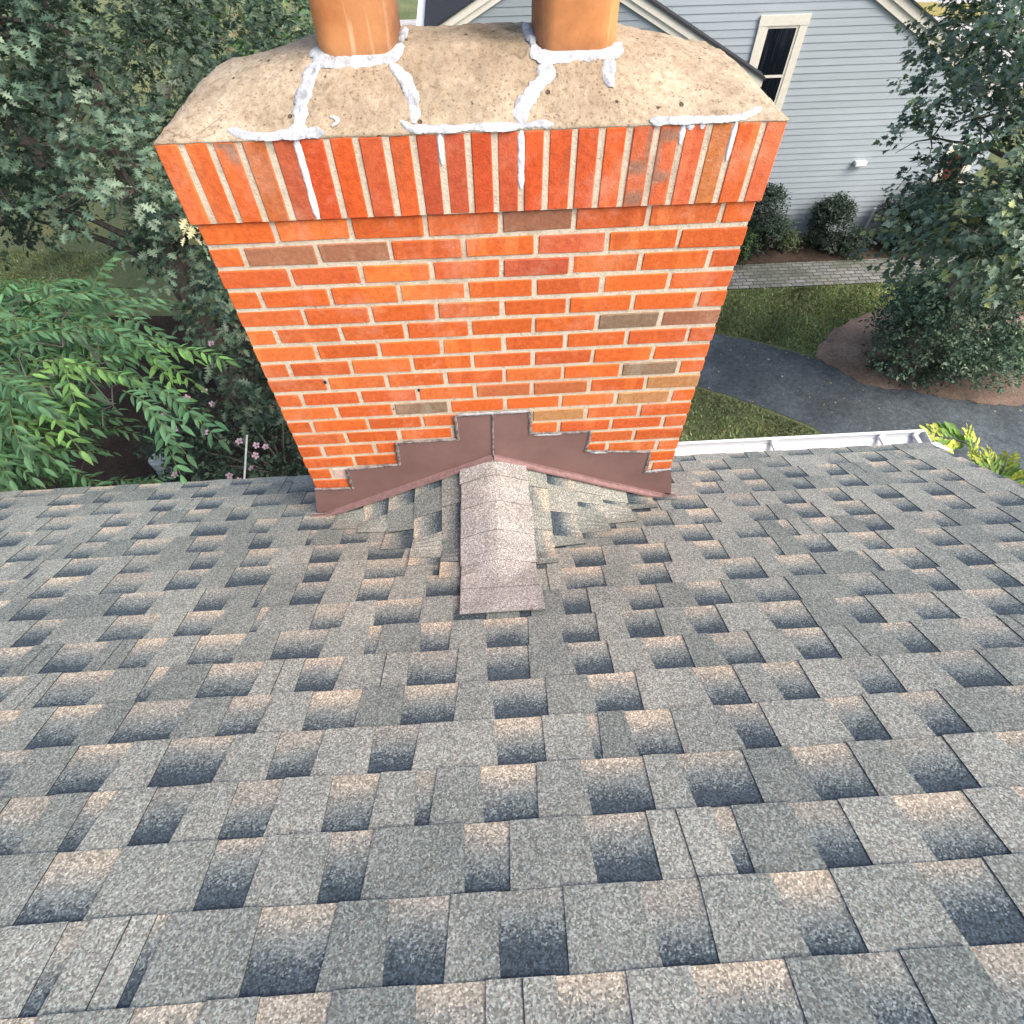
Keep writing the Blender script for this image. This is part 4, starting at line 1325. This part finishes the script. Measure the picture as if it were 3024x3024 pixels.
def leaves_mesh(name, templ, pos, direc, nrm, size, col, mat, parent):
    """place a copy of the template at every position; direc and nrm set its frame"""
    T, polys = templ
    N = len(pos)
    x = direc / np.linalg.norm(direc, axis=1, keepdims=True)
    z = nrm - x * np.sum(nrm * x, axis=1, keepdims=True)
    z /= np.linalg.norm(z, axis=1, keepdims=True) + 1e-9
    y = np.cross(z, x)
    s = size[:, None, None]
    V = pos[:, None, :] + s * (T[None, :, 0:1] * x[:, None, :] + T[None, :, 1:2] * y[:, None, :] + T[None, :, 2:3] * z[:, None, :])
    nv = len(T)
    base = (np.arange(N) * nv)[:, None]
    lp = np.concatenate([np.concatenate([base + np.array(p)[None, :] for p in polys], axis=1)], axis=0).ravel()
    sizes = np.tile(np.array([len(p) for p in polys]), N)
    C4 = np.repeat(np.concatenate([col, np.ones((N, 1))], axis=1), nv, axis=0)
    return np_mesh(name, V.reshape(-1, 3), lp, sizes, mat, parent, C4)

def unit(v):
    return v / (np.linalg.norm(v, axis=-1, keepdims=True) + 1e-9)

def crown_leaves(blobs, per, twig, leafsize, cols, droop=0.4, up=0.7, shell=0.55, spread=0.9, seed=1, flat=0.75, mix=None):
    """blobs: (centre, radius); leaves sit on twigs that point out of each blob. cols: list of (weight, rgb)"""
    g = np.random.default_rng(seed)
    P, Dr, Nn, S, Cc = [], [], [], [], []
    wts = np.array([c[0] for c in cols], float); wts /= wts.sum()
    pal = np.array([c[1] for c in cols])
    for (c, r) in blobs:
        nt = max(3, int(per * r * r))
        d = unit(g.normal(size=(nt, 3)))
        d[:, 2] = np.where(d[:, 2] < -0.45, -d[:, 2], d[:, 2])
        rad = r * (shell + (1 - shell) * g.random(nt) ** 0.6)
        o = np.array(c) + d * rad[:, None] * np.array([1, 1, flat])
        tw = unit(d + 0.55 * g.normal(size=(nt, 3)) - np.array([0, 0, droop * 0.6]))
        blob_t = g.choice([0.62, 0.85, 1.0, 1.15, 1.5])  # sunlit and shaded clumps put into the leaf colour
        ci = g.choice(len(cols), size=nt, p=wts)
        k = twig
        t = (np.arange(k) + 0.5) / k
        side = unit(np.cross(tw, np.array([0, 0, 1.0]) + 0.2 * g.normal(size=(nt, 3))))
        L = leafsize * 2.2
        pos = o[:, None, :] + tw[:, None, :] * (t[None, :, None] * L) + 0.25 * leafsize * g.normal(size=(nt, k, 3))
        sg = np.where(np.arange(k) % 2 == 0, 1.0, -1.0)
        dr = unit(tw[:, None, :] * 0.8 + side[:, None, :] * (sg * spread)[None, :, None] + 0.35 * g.normal(size=(nt, k, 3)) - np.array([0, 0, droop]))
        nn = unit(np.array([0, 0, up]) + d[:, None, :] * 0.5 + 0.45 * g.normal(size=(nt, k, 3)))
        cc = pal[ci][:, None, :] * g.uniform(0.72, 1.3, size=(nt, k, 1)) * blob_t
        P.append(pos.reshape(-1, 3)); Dr.append(dr.reshape(-1, 3)); Nn.append(nn.reshape(-1, 3))
        S.append(leafsize * g.uniform(0.5, 1.25, size=nt * k)); Cc.append(cc.reshape(-1, 3))
    return np.concatenate(P), np.concatenate(Dr), np.concatenate(Nn), np.concatenate(S), np.concatenate(Cc)

def lumps(center, radii, n, br, seed, zmin=-9, keep=None):
    """blob centres over an ellipsoid's shell and inside it"""
    g = random.Random(seed)
    out = []
    tries = 0
    while len(out) < n and tries < n * 40:
        tries += 1
        v = Vector((g.gauss(0, 1), g.gauss(0, 1), g.gauss(0, 1))).normalized()
        k = g.uniform(0.55, 1.0) ** 0.5
        p = Vector(center) + Vector((v.x * radii[0], v.y * radii[1], v.z * radii[2])) * k
        if p.z < zmin or (keep and not keep(p)):
            continue
        out.append((tuple(p), br * g.uniform(0.65, 1.25)))
    return out

def trunk_mesh(name, base, top, r0, r1, blobs, mat, parent, seed, nl=26):
    g = random.Random(seed)
    mb = MB()
    B, T = Vector(base), Vector(top)
    n = 9
    pts = [B.lerp(T, i / (n - 1)) + Vector((g.uniform(-1, 1), g.uniform(-1, 1), 0)) * r0 * 0.35 * (0 if i == 0 else 1) for i in range(n)]
    mb.tube(pts, [r0 * (1.35 if i == 0 else 1) + (r1 - r0) * i / (n - 1) for i in range(n)], 10)
    bl = list(blobs); g.shuffle(bl)
    for c, r in bl[:nl]:
        c = Vector(c)
        t = min(0.95, max(0.25, (c.z - 0.6 - B.z) / max(0.1, T.z - B.z)))
        s = B.lerp(T, t)
        m1 = s.lerp(c, 0.45) + Vector((0, 0, 0.12 * (c - s).length))
        rr = max(0.012, (r0 * (1 - t) + r1 * t) * 0.42)
        q = []
        for k in range(7):
            e = k / 6
            q.append(s * (1 - e) ** 2 + m1 * 2 * e * (1 - e) + c * e * e + Vector((g.uniform(-1, 1), g.uniform(-1, 1), g.uniform(-1, 1))) * 0.03)
        mb.tube(q, [rr * (1 - 0.8 * k / 6) for k in range(7)], 6)
        for _ in range(4):
            dv = Vector((g.gauss(0, 1), g.gauss(0, 1), g.gauss(0, 0.7))).normalized() * r * 0.9
            mb.tube([c, c + dv * 0.5 + Vector((0, 0, 0.05)), c + dv], [rr * 0.22, rr * 0.15, rr * 0.06], 5)
    return mb.build(name, mat, parent, smooth=True, recalc=False)

OAKC = [(6, (0.054, 0.092, 0.060)), (4, (0.080, 0.122, 0.080)), (3, (0.030, 0.056, 0.040)), (2.2, (0.140, 0.180, 0.124)), (0.16, (0.34, 0.31, 0.17)), (0.03, (0.30, 0.20, 0.10))]
def build_oak():
    t = empty("oak_tree", (-4.3, 6.3, GZ), "big pin oak with dull green lobed leaves filling the upper left", "tree")
    def keep(p):   # the crown stays clear of the chimney and the roof, and is thin low on the left
        if p.y < 1.7 or p.x > -1.25 - 0.12 * (p.y - 2):
            return False
        if p.x < -0.45 * (p.y + 1.57) and p.z < 0.85 - 0.585 * (p.y + 1.57) + 0.35:
            return False
        if p.x < -0.36 * (p.y + 1.57) and p.z < 0.85 - 0.70 * (p.y + 1.57) + 0.35:
            return False
        return True
    bl = lumps((-4.1, 6.2, -1.5), (3.3, 3.7, 3.2), 95, 0.72, 11, -4.8, keep)
    bl += [((-2.35, 2.75, -1.25), 0.5), ((-2.75, 3.1, -1.0), 0.55), ((-2.2, 3.2, -1.9), 0.55), ((-1.85, 2.55, -2.15), 0.42), ((-1.72, 2.2, -2.45), 0.36), ((-1.65, 1.95, -2.6), 0.30),
           ((-2.05, 2.9, -2.3), 0.45), ((-2.6, 3.9, -2.2), 0.6), ((-1.9, 3.3, -2.6), 0.45), ((-1.7, 2.55, -3.0), 0.36), ((-2.9, 4.6, -1.2), 0.7), ((-2.3, 4.6, -1.7), 0.65), ((-2.2, 5.6, -1.6), 0.7),
           ((-3.3, 3.3, -0.7), 0.55), ((-3.4, 3.0, -1.2), 0.5)]
    P, Dr, Nn, S, Cc = crown_leaves(bl, 215, 8, 0.092, OAKC, 0.35, 0.75, 0.40, 0.9, 21)
    leaves_mesh("crown", OAK, P, Dr, Nn, S, Cc, M["leaf"], t)
    trunk_mesh("trunk", (-4.3, 6.3, GZ), (-4.1, 6.2, 0.6), 0.20, 0.05, bl, M["oak_bark"], t, 3, 26)
build_oak()

def pinnate(mb_list, base, direc, length, pairs, lsize, g, sag=0.35):
    """one compound leaf: leaflets in pairs on an arched stalk"""
    P, Dr, Nn, S = mb_list
    d = Vector(direc).normalized()
    side = d.cross(Vector((0, 0, 1))).normalized()
    up = side.cross(d)
    pts = []
    for i in range(pairs + 1):
        t = (i + 0.6) / (pairs + 0.6)
        p = Vector(base) + d * length * t + Vector((0, 0, -sag * length * t * t))
        tang = (d + Vector((0, 0, -2 * sag * t))).normalized()
        pts.append(p)
        if i < pairs:
            for s in (-1, 1):
                P.append(p); Dr.append(tang * 0.62 + side * s * 0.8 + Vector((g.gauss(0, .2), g.gauss(0, .2), g.gauss(0, .2) - 0.25)))
                Nn.append(up + side * s * 0.1 + Vector((g.gauss(0, .22), g.gauss(0, .22), 0.1))); S.append(lsize * g.uniform(0.65, 1.12) * (1 - 0.25 * abs(t - 0.5)))
        else:
            P.append(p); Dr.append(tang); Nn.append(up); S.append(lsize)
    return [Vector(base)] + pts

def build_ash():
    t = empty("ash_tree", (-4.4, 1.6, GZ), "leafy tree with long bright green leaflets reaching over the left roof edge", "tree")
    g = random.Random(5)
    L = ([], [], [], []); cols = []
    st = MB()
    bl = lumps((-3.55, 1.35, -2.25), (0.9, 0.7, 0.7), 14, 0.35, 31, -4.2, lambda p: p.y > 0.75)
    tips = [(-1.41, 0.70, -1.28), (-1.78, 1.12, -1.23), (-1.6, 1.05, -1.30), (-2.17, 1.36, -1.32), (-2.25, 1.15, -1.22), (-1.83, 0.82, -1.21), (-2.06, 0.72, -1.19), (-2.32, 0.83, -1.2),
            (-2.15, 0.66, -1.30), (-2.67, 1.39, -1.31), (-2.05, 1.66, -1.40), (-1.86, 1.46, -1.42), (-2.41, 1.72, -1.44), (-2.66, 1.87, -1.46), (-2.22, 1.78, -1.45), (-2.45, 0.80, -1.82), (-2.45, 0.72, -1.56), (-2.55, 0.85, -1.75)]
    anchors = [((x - 0.30, y + 0.05, z + 0.05), (0.95, -0.15, -0.12)) for x, y, z in tips]
    sprays = [(Vector(a), Vector(d)) for a, d in anchors]
    sprays += [(Vector(a) + Vector((-0.50, 0.30, -0.12)), Vector(d)) for a, d in anchors if a[2] > -1.55]
    sprays += [(Vector(a) + Vector((-0.75, 0.1, -0.10)), Vector(d)) for a, d in anchors[3:]]
    sprays += [(Vector(a) + Vector((-0.35, 0.20, -0.33)), Vector(d)) for a, d in anchors if a[0] < -2.2 and a[2] > -1.7]
    for c, r in bl:
        for _ in range(3):
            v = Vector((g.gauss(0.35, 1), g.gauss(-0.1, 1), g.gauss(0.2, 0.6))).normalized()
            sprays.append((Vector(c) + v * r * 0.6, v))
    for c, d in sprays:
        tone = g.uniform(0.8, 1.25)
        bright = g.random() < 0.22
        n0 = len(L[0])
        for k in range(g.randint(4, 5)):
            dd = d + Vector((g.gauss(0, .55), g.gauss(0, .55), g.gauss(0, .3)))
            pts = pinnate(L, c + Vector((g.gauss(0, .06), g.gauss(0, .06), g.gauss(0, .05))), dd, g.uniform(0.24, 0.36), g.randint(6, 8), 0.088, g)
            st.tube(pts, [0.0034] + [0.0030 - 0.0018 * i / len(pts) for i in range(len(pts))], 4, col=(0.12, 0.15, 0.05, 1), cap=False)
        for _ in range(len(L[0]) - n0):
            q = tone * g.uniform(0.55, 1.35)
            cols.append((0.150 * q, 0.290 * q, 0.075 * q) if bright else (0.082 * q, 0.180 * q, 0.080 * q))
    P, Dr, Nn = [np.array([tuple(v) for v in a]) for a in L[:3]]
    leaves_mesh("crown", LANCE, P, Dr, Nn, np.array(L[3]), np.array(cols), M["leaf"], t)
    st.build("leaf_stalks", M["leaf"], t, recalc=False)
    trunk_mesh("trunk", (-4.4, 1.6, GZ), (-3.6, 1.7, -1.6), 0.13, 0.04, bl + [((a[0] - .2, a[1], a[2] - .1), .25) for a, _ in anchors], M["grey_bark"], t, 6, 40)
build_ash()

MAPC = [(5, (0.095, 0.140, 0.098)), (4, (0.135, 0.185, 0.125)), (2, (0.055, 0.090, 0.064)), (3.2, (0.25, 0.30, 0.21)), (0.4, (0.27, 0.30, 0.13))]
def build_maple():
    t = empty("maple_tree", (6.9, 5.9, GZ), "tall green maple in front of the blue house wall at the right edge", "tree")
    def keep(p):   # the crown hangs over the drive and stays clear of the house
        return p.x > (0.80 if p.y < 5.2 else 0.90) * (p.y + 1.57) + 0.12 and 2.2 < p.y < 8.6
    ga, gb = Vector((2.75, 1.9, -0.86)), Vector((9.18, 10.05, -4.87))     # an opening in the crown through which a window shows
    def gap_dist(c):
        v = gb - ga
        t_ = max(0, min(1, (Vector(c) - ga).dot(v) / v.length_squared))
        return (Vector(c) - (ga + v * t_)).length
    bl = lumps((6.4, 5.4, -1.6), (2.6, 2.7, 2.0), 84, 0.55, 41, -3.6, keep)
    bl += [((5.44, 5.8, -1.37), 0.5), ((5.36, 6.39, -1.45), 0.5), ((5.11, 5.72, -1.68), 0.5), ((5.1, 4.85, -1.56), 0.5), ((4.98, 5.66, -1.98), 0.36), ((4.86, 4.78, -1.87), 0.5), ((4.94, 4.1, -1.85), 0.5), ((4.82, 5.16, -2.21), 0.34),
           ((4.7, 4.2, -2.16), 0.45), ((4.68, 3.43, -2.09), 0.5), ((4.72, 4.66, -2.44), 0.3), ((4.63, 4.07, -2.49), 0.4), ((4.57, 3.2, -2.37), 0.45), ((4.61, 2.78, -2.3), 0.45), ((4.56, 3.64, -2.55), 0.35), ((4.52, 4.26, -2.61), 0.2),
           ((4.42, 4.21, -2.64), 0.14), ((5.34, 6.5, -1.75), 0.24), ((4.44, 3.67, -1.8), 0.35), ((4.86, 4.7, -1.19), 0.4), ((4.94, 5.93, -1.79), 0.25), ((4.62, 4.89, -2.41), 0.14), ((4.7, 4.99, -2.34), 0.18), ((4.61, 4.8, -1.37), 0.35),
           ((4.51, 4.02, -1.55), 0.3), ((4.32, 3.55, -2.14), 0.3), ((4.2, 3.12, -2.07), 0.3), ((4.32, 2.79, -1.93), 0.35)]
    bl = [((c[0] + 0.07, c[1], c[2]), r * 1.08) if i >= 84 else (c, r) for i, (c, r) in enumerate(bl) if r > 0.21 and gap_dist(c) > r * 0.45 + 0.04]
    P, Dr, Nn, S, Cc = crown_leaves(bl, 250, 7, 0.072, MAPC, 0.45, 0.8, 0.4, 0.9, 43, 0.8)
    leaves_mesh("crown", MAPLE, P, Dr, Nn, S, Cc, M["leaf"], t)
    trunk_mesh("trunk", (6.9, 5.9, GZ), (6.4, 5.4, 0.0), 0.16, 0.05, bl, M["grey_bark"], t, 8, 40)
build_maple()

def shrub(name, label, base, radii, n, br, per, leaf, cols, seed, templ=OVAL, cat="shrub", group=None, hz=None, mat="leaf"):
    t = empty(name, base, label, cat, group)
    c = (base[0], base[1], base[2] + (hz or radii[2]))
    bl = lumps(c, radii, n, br, seed, base[2] + 0.08)
    P, Dr, Nn, S, Cc = crown_leaves(bl, per, 6, leaf, cols, 0.25, 0.7, 0.3, 0.9, seed + 1)
    ok = P[:, 2] > base[2] + 0.03
    leaves_mesh("foliage", templ, P[ok], Dr[ok], Nn[ok], S[ok], Cc[ok], M[mat], t)
    mb = MB()
    g = random.Random(seed)
    for k in range(7):
        p = Vector(bl[k % len(bl)][0])
        b = Vector(base) + Vector((g.uniform(-.06, .06), g.uniform(-.06, .06), 0))
        mb.tube([b, b.lerp(p, 0.5) + Vector((0, 0, 0.1)), p], [0.016, 0.011, 0.004], 5)
    mb.build("stems", M["grey_bark"], t, smooth=True, recalc=False)
    return t

DARK = [(5, (0.030, 0.052, 0.036)), (3, (0.042, 0.068, 0.045)), (1, (0.065, 0.090, 0.055))]
DK2 = [(4, (0.052, 0.092, 0.064)), (4, (0.092, 0.145, 0.098)), (2.2, (0.165, 0.22, 0.145))]
WALLG = "shrubs along the blue wall"
shrub("tall_shrub", "big rounded dark shrub on the mulch island under the maple", (7.75, 5.85, GZ), (1.5, 0.75, 1.0), 110, 0.38, 420, 0.055, DK2, 51, hz=1.05)
shrub("garden_shrub", "dark rounded shrub by the blue wall, partly behind the chimney's right edge", (5.55, 9.6, GZ), (0.42, 0.34, 0.62), 38, 0.20, 1300, 0.045, DARK, 53, group=WALLG)
shrub("garden_shrub", "dark oval shrub standing alone against the middle of the blue wall", (6.98, 9.62, GZ), (0.33, 0.30, 0.50), 36, 0.18, 1300, 0.045, DARK, 54, group=WALLG)
shrub("garden_shrub", "dark low shrub on the mulch between the oval shrub and the maple leaves", (7.42, 9.45, GZ), (0.26, 0.22, 0.22), 16, 0.13, 1300, 0.045, DARK, 55, group=WALLG)
shrub("garden_shrub", "small pale green shrub on the mulch at the left of the oval one", (6.12, 9.5, GZ), (0.24, 0.20, 0.22), 16, 0.12, 1200, 0.045, [(3, (0.06, 0.09, 0.04)), (2, (0.11, 0.14, 0.06))], 56, group=WALLG)
shrub("garden_shrub", "dark shrub by the blue wall mostly hidden by maple leaves", (8.75, 9.6, GZ), (0.62, 0.40, 0.62), 40, 0.24, 1100, 0.05, DARK, 57, group=WALLG)
shrub("garden_shrub", "light green shrub at the left end of the visible footpath, against the chimney edge", (5.05, 9.35, GZ), (0.30, 0.22, 0.30), 16, 0.15, 1100, 0.045, [(3, (0.05, 0.09, 0.035)), (2, (0.09, 0.13, 0.05))], 58, group=WALLG)
shrub("ground_plant", "tiny green plant near the kerb of the mulch island", (7.25, 5.62, GZ), (0.16, 0.12, 0.10), 7, 0.09, 700, 0.05, DK2, 59)
shrub("ground_plant", "dead looking brown tuft on the mulch island", (6.62, 6.05, GZ), (0.11, 0.10, 0.08), 6, 0.07, 700, 0.05, [(2, (0.035, 0.035, 0.025)), (1, (0.09, 0.075, 0.05))], 60)

# rose of Sharon with open pink flowers, beside the chimney
def build_flower_shrub():
    base = (-3.15, 4.35, GZ)
    t = shrub("flowering_shrub", "dark green shrub dotted with pale pink flowers left of the chimney", base, (1.25, 1.15, 1.05), 64, 0.34, 190, 0.065,
              [(5, (0.024, 0.044, 0.030)), (3, (0.036, 0.060, 0.038)), (0.7, (0.065, 0.10, 0.055))], 61, hz=1.15)
    g = random.Random(9)
    cam = Vector((0, -1.57, 0.85))
    spots = [(-3.46, 4.1, -4.32), (-3.37, 4.58, -3.99), (-3.46, 3.7, -4.6), (-3.11, 3.59, -4.67), (-3.84, 3.74, -4.59), (-3.26, 3.26, -4.91), (-2.95, 3.29, -4.88), (-3.07, 3.15, -4.98), (-2.92, 3.42, -4.79),
             (-3.33, 3.96, -4.42), (-2.9, 3.52, -4.72), (-2.08, 3.86, -4.45), (-3.92, 3.27, -4.92), (-3.69, 4.02, -4.39), (-3.5, 4.58, -3.99), (-3.92, 3.85, -4.52), (-2.82, 3.45, -4.76), (-2.15, 3.9, -4.40)]
    for q in spots:
        V, F, Cc = [], [], []
        c = Vector(q) + Vector((g.uniform(-.06, .06), g.uniform(-.06, .06), 0.04))
        c += (cam - c).normalized() * 0.42
        axis = ((cam - c).normalized() + Vector((g.gauss(0, .35), g.gauss(0, .35), 0.5))).normalized()
        a = axis.orthogonal().normalized(); b = axis.cross(a)
        P, Dr, Nn, S, K = [], [], [], [], []
        for k in range(5):
            th = 2 * math.pi * k / 5 + g.uniform(-.1, .1)
            d = a * math.cos(th) + b * math.sin(th) + axis * 0.35
            P.append(tuple(c + d * 0.004)); Dr.append(tuple(d)); Nn.append(tuple(axis - d * 0.3)); S.append(g.uniform(0.036, 0.046)); K.append((0.62, 0.42, 0.52))
        o = leaves_mesh("flower", PETAL, np.array(P), np.array(Dr), np.array(Nn), np.array(S), np.array(K), M["petal"], t)
build_flower_shrub()

# golden conifer at the right edge of the roof
def build_golden():
    t = empty("golden_conifer", (2.95, 0.75, GZ), "yellow green conifer tip with fan shaped sprays rising past the right roof edge", "tree")
    g = np.random.default_rng(71)
    rr = random.Random(71)
    P, Dr, Nn, S, Cc = [], [], [], [], []
    st = MB()
    def spray(c, d, n, size, tone):
        d = Vector(d).normalized()
        side = d.cross(Vector((rr.gauss(0, .4), rr.gauss(0, .4), 1))).normalized()
        nn = side.cross(d)
        L = size
        st.tube([c, Vector(c) + d * L * 0.6 + Vector((0, 0, -0.01)), Vector(c) + d * L * 0.98 + Vector((0, 0, -0.03))], [0.004, 0.003, 0.0012], 4, col=(0.35, 0.34, 0.10, 1), cap=False)
        for i in range(n):
            t_ = (i + 0.5) / n
            p = Vector(c) + d * L * t_ + Vector((0, 0, -0.03 * t_ * t_))
            for s in (-1, 1):
                w = 0.42 * L * (1 - 0.75 * t_) + 0.02
                q = 1 - 0.0 * t_
                dd = d * 0.9 + side * s * 0.75 + Vector((rr.gauss(0, .08), rr.gauss(0, .08), rr.gauss(0, .08)))
                tip = t_ > 0.55 or rr.random() < 0.3
                base = (0.40, 0.43, 0.07) if tip else (0.14, 0.24, 0.05)
                m = 3
                for k in range(m):   # overlapping scale tufts along each side branchlet
                    e = (k + 0.3) / m
                    P.append(tuple(p + dd.normalized() * w * e)); 
                    Dr.append(tuple(dd + side * s * rr.gauss(0, .35) + nn * rr.gauss(0, .2))); Nn.append(tuple(nn + Vector((rr.gauss(0, .25), rr.gauss(0, .25), 0))))
                    S.append(w * 0.42 + 0.010)
                    z = tone * rr.uniform(0.75, 1.2)
                    Cc.append(tuple(x * z for x in base))
    tipc = Vector((2.88, 0.62, -1.28))
    # layered fans round a leaning leader
    for lev in range(22):
        h = lev / 21
        zc = -1.98 - h * 2.0
        rad = 0.06 + 0.55 * h ** 0.8
        cx, cy = 2.98 + 0.04 * h, 0.45 + 0.1 * h
        for k in range(5 + int(13 * h)):
            a = rr.uniform(0, 6.28)
            d = Vector((math.cos(a), math.sin(a), rr.uniform(0.15, 0.75)))
            c = Vector((cx + math.cos(a) * rad * 0.55, cy + math.sin(a) * rad * 0.55, zc + rr.uniform(-.05, .05)))
            if (c + d.normalized() * 0.2).x < 2.38:
                continue
            spray(c, d, 9, rr.uniform(0.14, 0.20), rr.uniform(0.7, 1.1))
    for c, d, n, L in (((2.78, 0.72, -1.98), (-0.85, 0.02, 0.18), 11, 0.30), ((2.92, 0.74, -1.98), (-0.85, 0.2, 0.22), 10, 0.28), ((2.86, 0.60, -2.02), (-0.85, -0.1, 0.25), 10, 0.28), ((2.66, 0.50, -1.98), (-0.85, -0.02, 0.22), 10, 0.27),
                       ((2.85, 0.45, -1.98), (-0.8, -0.2, 0.2), 10, 0.26), ((2.98, 0.66, -2.05), (-0.3, 0.5, 0.6), 9, 0.22), ((2.96, 0.40, -1.98), (-0.7, -0.1, 0.35), 10, 0.25), ((2.72, 0.28, -1.90), (-0.8, -0.1, 0.2), 9, 0.24), ((3.0, 0.30, -1.95), (-0.6, -0.3, 0.4), 9, 0.24)):
        spray(c, d, n, L, 1.2)
    leaves_mesh("crown", OVAL, np.array(P), np.array(Dr), np.array(Nn), np.array(S), np.array(Cc), M["needle"], t)
    st.tube([(2.95, 0.75, GZ), (2.97, 0.60, -4.0), (2.98, 0.45, -1.98)], [0.09, 0.06, 0.01], 8)
    st.build("trunk", M["grey_bark"], t, smooth=True, recalc=False)
build_golden()

# trees behind
def back_tree(name, label, base, c, radii, n, br, cols, seed, leaf=0.14, templ=OVAL, per=34):
    t = empty(name, base, label, "tree", "trees behind the gardens")
    bl = lumps(c, radii, n, br, seed, base[2] + 0.6)
    P, Dr, Nn, S, Cc = crown_leaves(bl, per, 7, leaf, cols, 0.3, 0.7, 0.4, 0.9, seed + 1)
    leaves_mesh("crown", templ, P, Dr, Nn, S, Cc, M["leaf"], t)
    trunk_mesh("trunk", base, (c[0], c[1], c[2] + radii[2] * 0.4), 0.18, 0.05, bl, M["oak_bark"], t, seed, 16)
back_tree("leafy_tree", "brighter green tree glimpsed behind the left flue", (-3.9, 13.2, GZ), (-3.7, 12.8, -2.9), (1.5, 1.5, 2.2), 34, 0.6, [(4, (0.07, 0.145, 0.04)), (2, (0.10, 0.19, 0.05)), (1, (0.045, 0.09, 0.035))], 81)
back_tree("leafy_tree", "dark tree in the far upper left corner behind the pin oak", (-10.5, 14.5, GZ), (-10.3, 14.3, -1.8), (3.4, 3.0, 3.4), 46, 0.95, OAKC, 83, 0.16, OAK, 30)
back_tree("leafy_tree", "dark green tree beyond the gable house at the top right corner", (13.6, 15.2, GZ), (13.4, 15.0, -3.2), (2.2, 2.0, 2.4), 40, 0.75, MAPC, 85, 0.15, MAPLE, 32)

# ================================================================ small things in the gardens
def build_post():
    t = MB()
    c = Vector((-4.93, 4.50, 0)); r = 0.125
    zt, zb = -5.93, GZ
    n = 22
    ring = lambda rr, z: [(c.x + rr * math.cos(2 * math.pi * k / n), c.y + rr * math.sin(2 * math.pi * k / n), z) for k in range(n)]
    A, B, Cc, Dd = ring(r * 1.02, zb), ring(r, zt - 0.03), ring(r * 1.06, zt - 0.028), ring(r * 1.06, zt - 0.006)
    E_ = ring(r * 0.98, zt)
    for X, Y in ((A, B), (B, Cc), (Cc, Dd), (Dd, E_)):
        for k in range(n):
            l = (k + 1) % n
            t.face([X[k], X[l], Y[l], Y[k]])
    t.face(E_)
    o = t.build("garden_post", M["post"])
    tag(o, "short round grey post with flat top on shaded soil beyond the left eave", "post")
build_post()
sk = MB()
sk.tube([(-3.46, 2.18, GZ - 0.05), (-3.06, 2.63, -5.17), (-2.666, 3.078, -4.04)], [0.013, 0.012, 0.010], 8)
tag(sk.build("garden_stake", M["white"]), "thin white stake leaning in front of the flowering shrub", "stake")

def build_car():
    t = empty("parked_car", (15.2, 26, GZ), "dark blue car parked beyond the gable house, only its corner in view", "car")
    X0, X1, Ya, Yb, Z = 13.55, 15.35, 24.45, 28.9, GZ
    prof = [(0.0, 0.38), (0.02, 0.72), (0.12, 0.95), (0.55, 1.02), (0.95, 1.45), (2.6, 1.48), (3.35, 1.0), (4.3, 0.86), (4.44, 0.6), (4.44, 0.3), (0.1, 0.3)]
    b = MB()
    def sec(x, inset):
        return [(x, Ya + y, Z + (z if z < 1.03 else z - 0.0)) for y, z in prof]
    Lr, Rr = sec(X0, 0), sec(X1, 0)
    for a in (Lr, Rr):
        for i, (y, z) in enumerate(prof):
            if z > 1.1:
                a[i] = (a[i][0] + (0.18 if a is Lr else -0.18), a[i][1], a[i][2])
    b.face(Lr); b.face(Rr[::-1])
    for i in range(len(prof)):
        j = (i + 1) % len(prof)
        b.face([Lr[i], Rr[i], Rr[j], Lr[j]])
    b.build("body", M["car"], t)
    for y in (Ya + 0.85, Ya + 3.5):
        for x in (X0 - 0.01, X1 - 0.19):
            wmb = MB()
            wmb.tube([(x, y, Z + 0.33), (x + 0.20, y, Z + 0.33)], 0.33, 18)
            wh = wmb.build("wheel", M["tyre"], t)
            r2 = MB(); r2.tube([(x - 0.005, y, Z + 0.33), (x + 0.205, y, Z + 0.33)], 0.2, 14)
            r2.build("rim", M["white_metal"], wh)
    for x in (X0 + 0.12, X1 - 0.42):
        h = MB(); h.cbox(x, x + 0.3, Ya - 0.012, Ya + 0.06, Z + 0.66, Z + 0.80, 0.008)
        h.build("tail_light", M["blind"], t)
    gl = MB()
    gl.face([(X0 + 0.2, Ya + 0.57, Z + 1.06), (X1 - 0.2, Ya + 0.57, Z + 1.06), (X1 - 0.28, Ya + 0.90, Z + 1.42), (X0 + 0.28, Ya + 0.90, Z + 1.42)])
    gl.build("rear_window", M["pane"], t)
build_car()
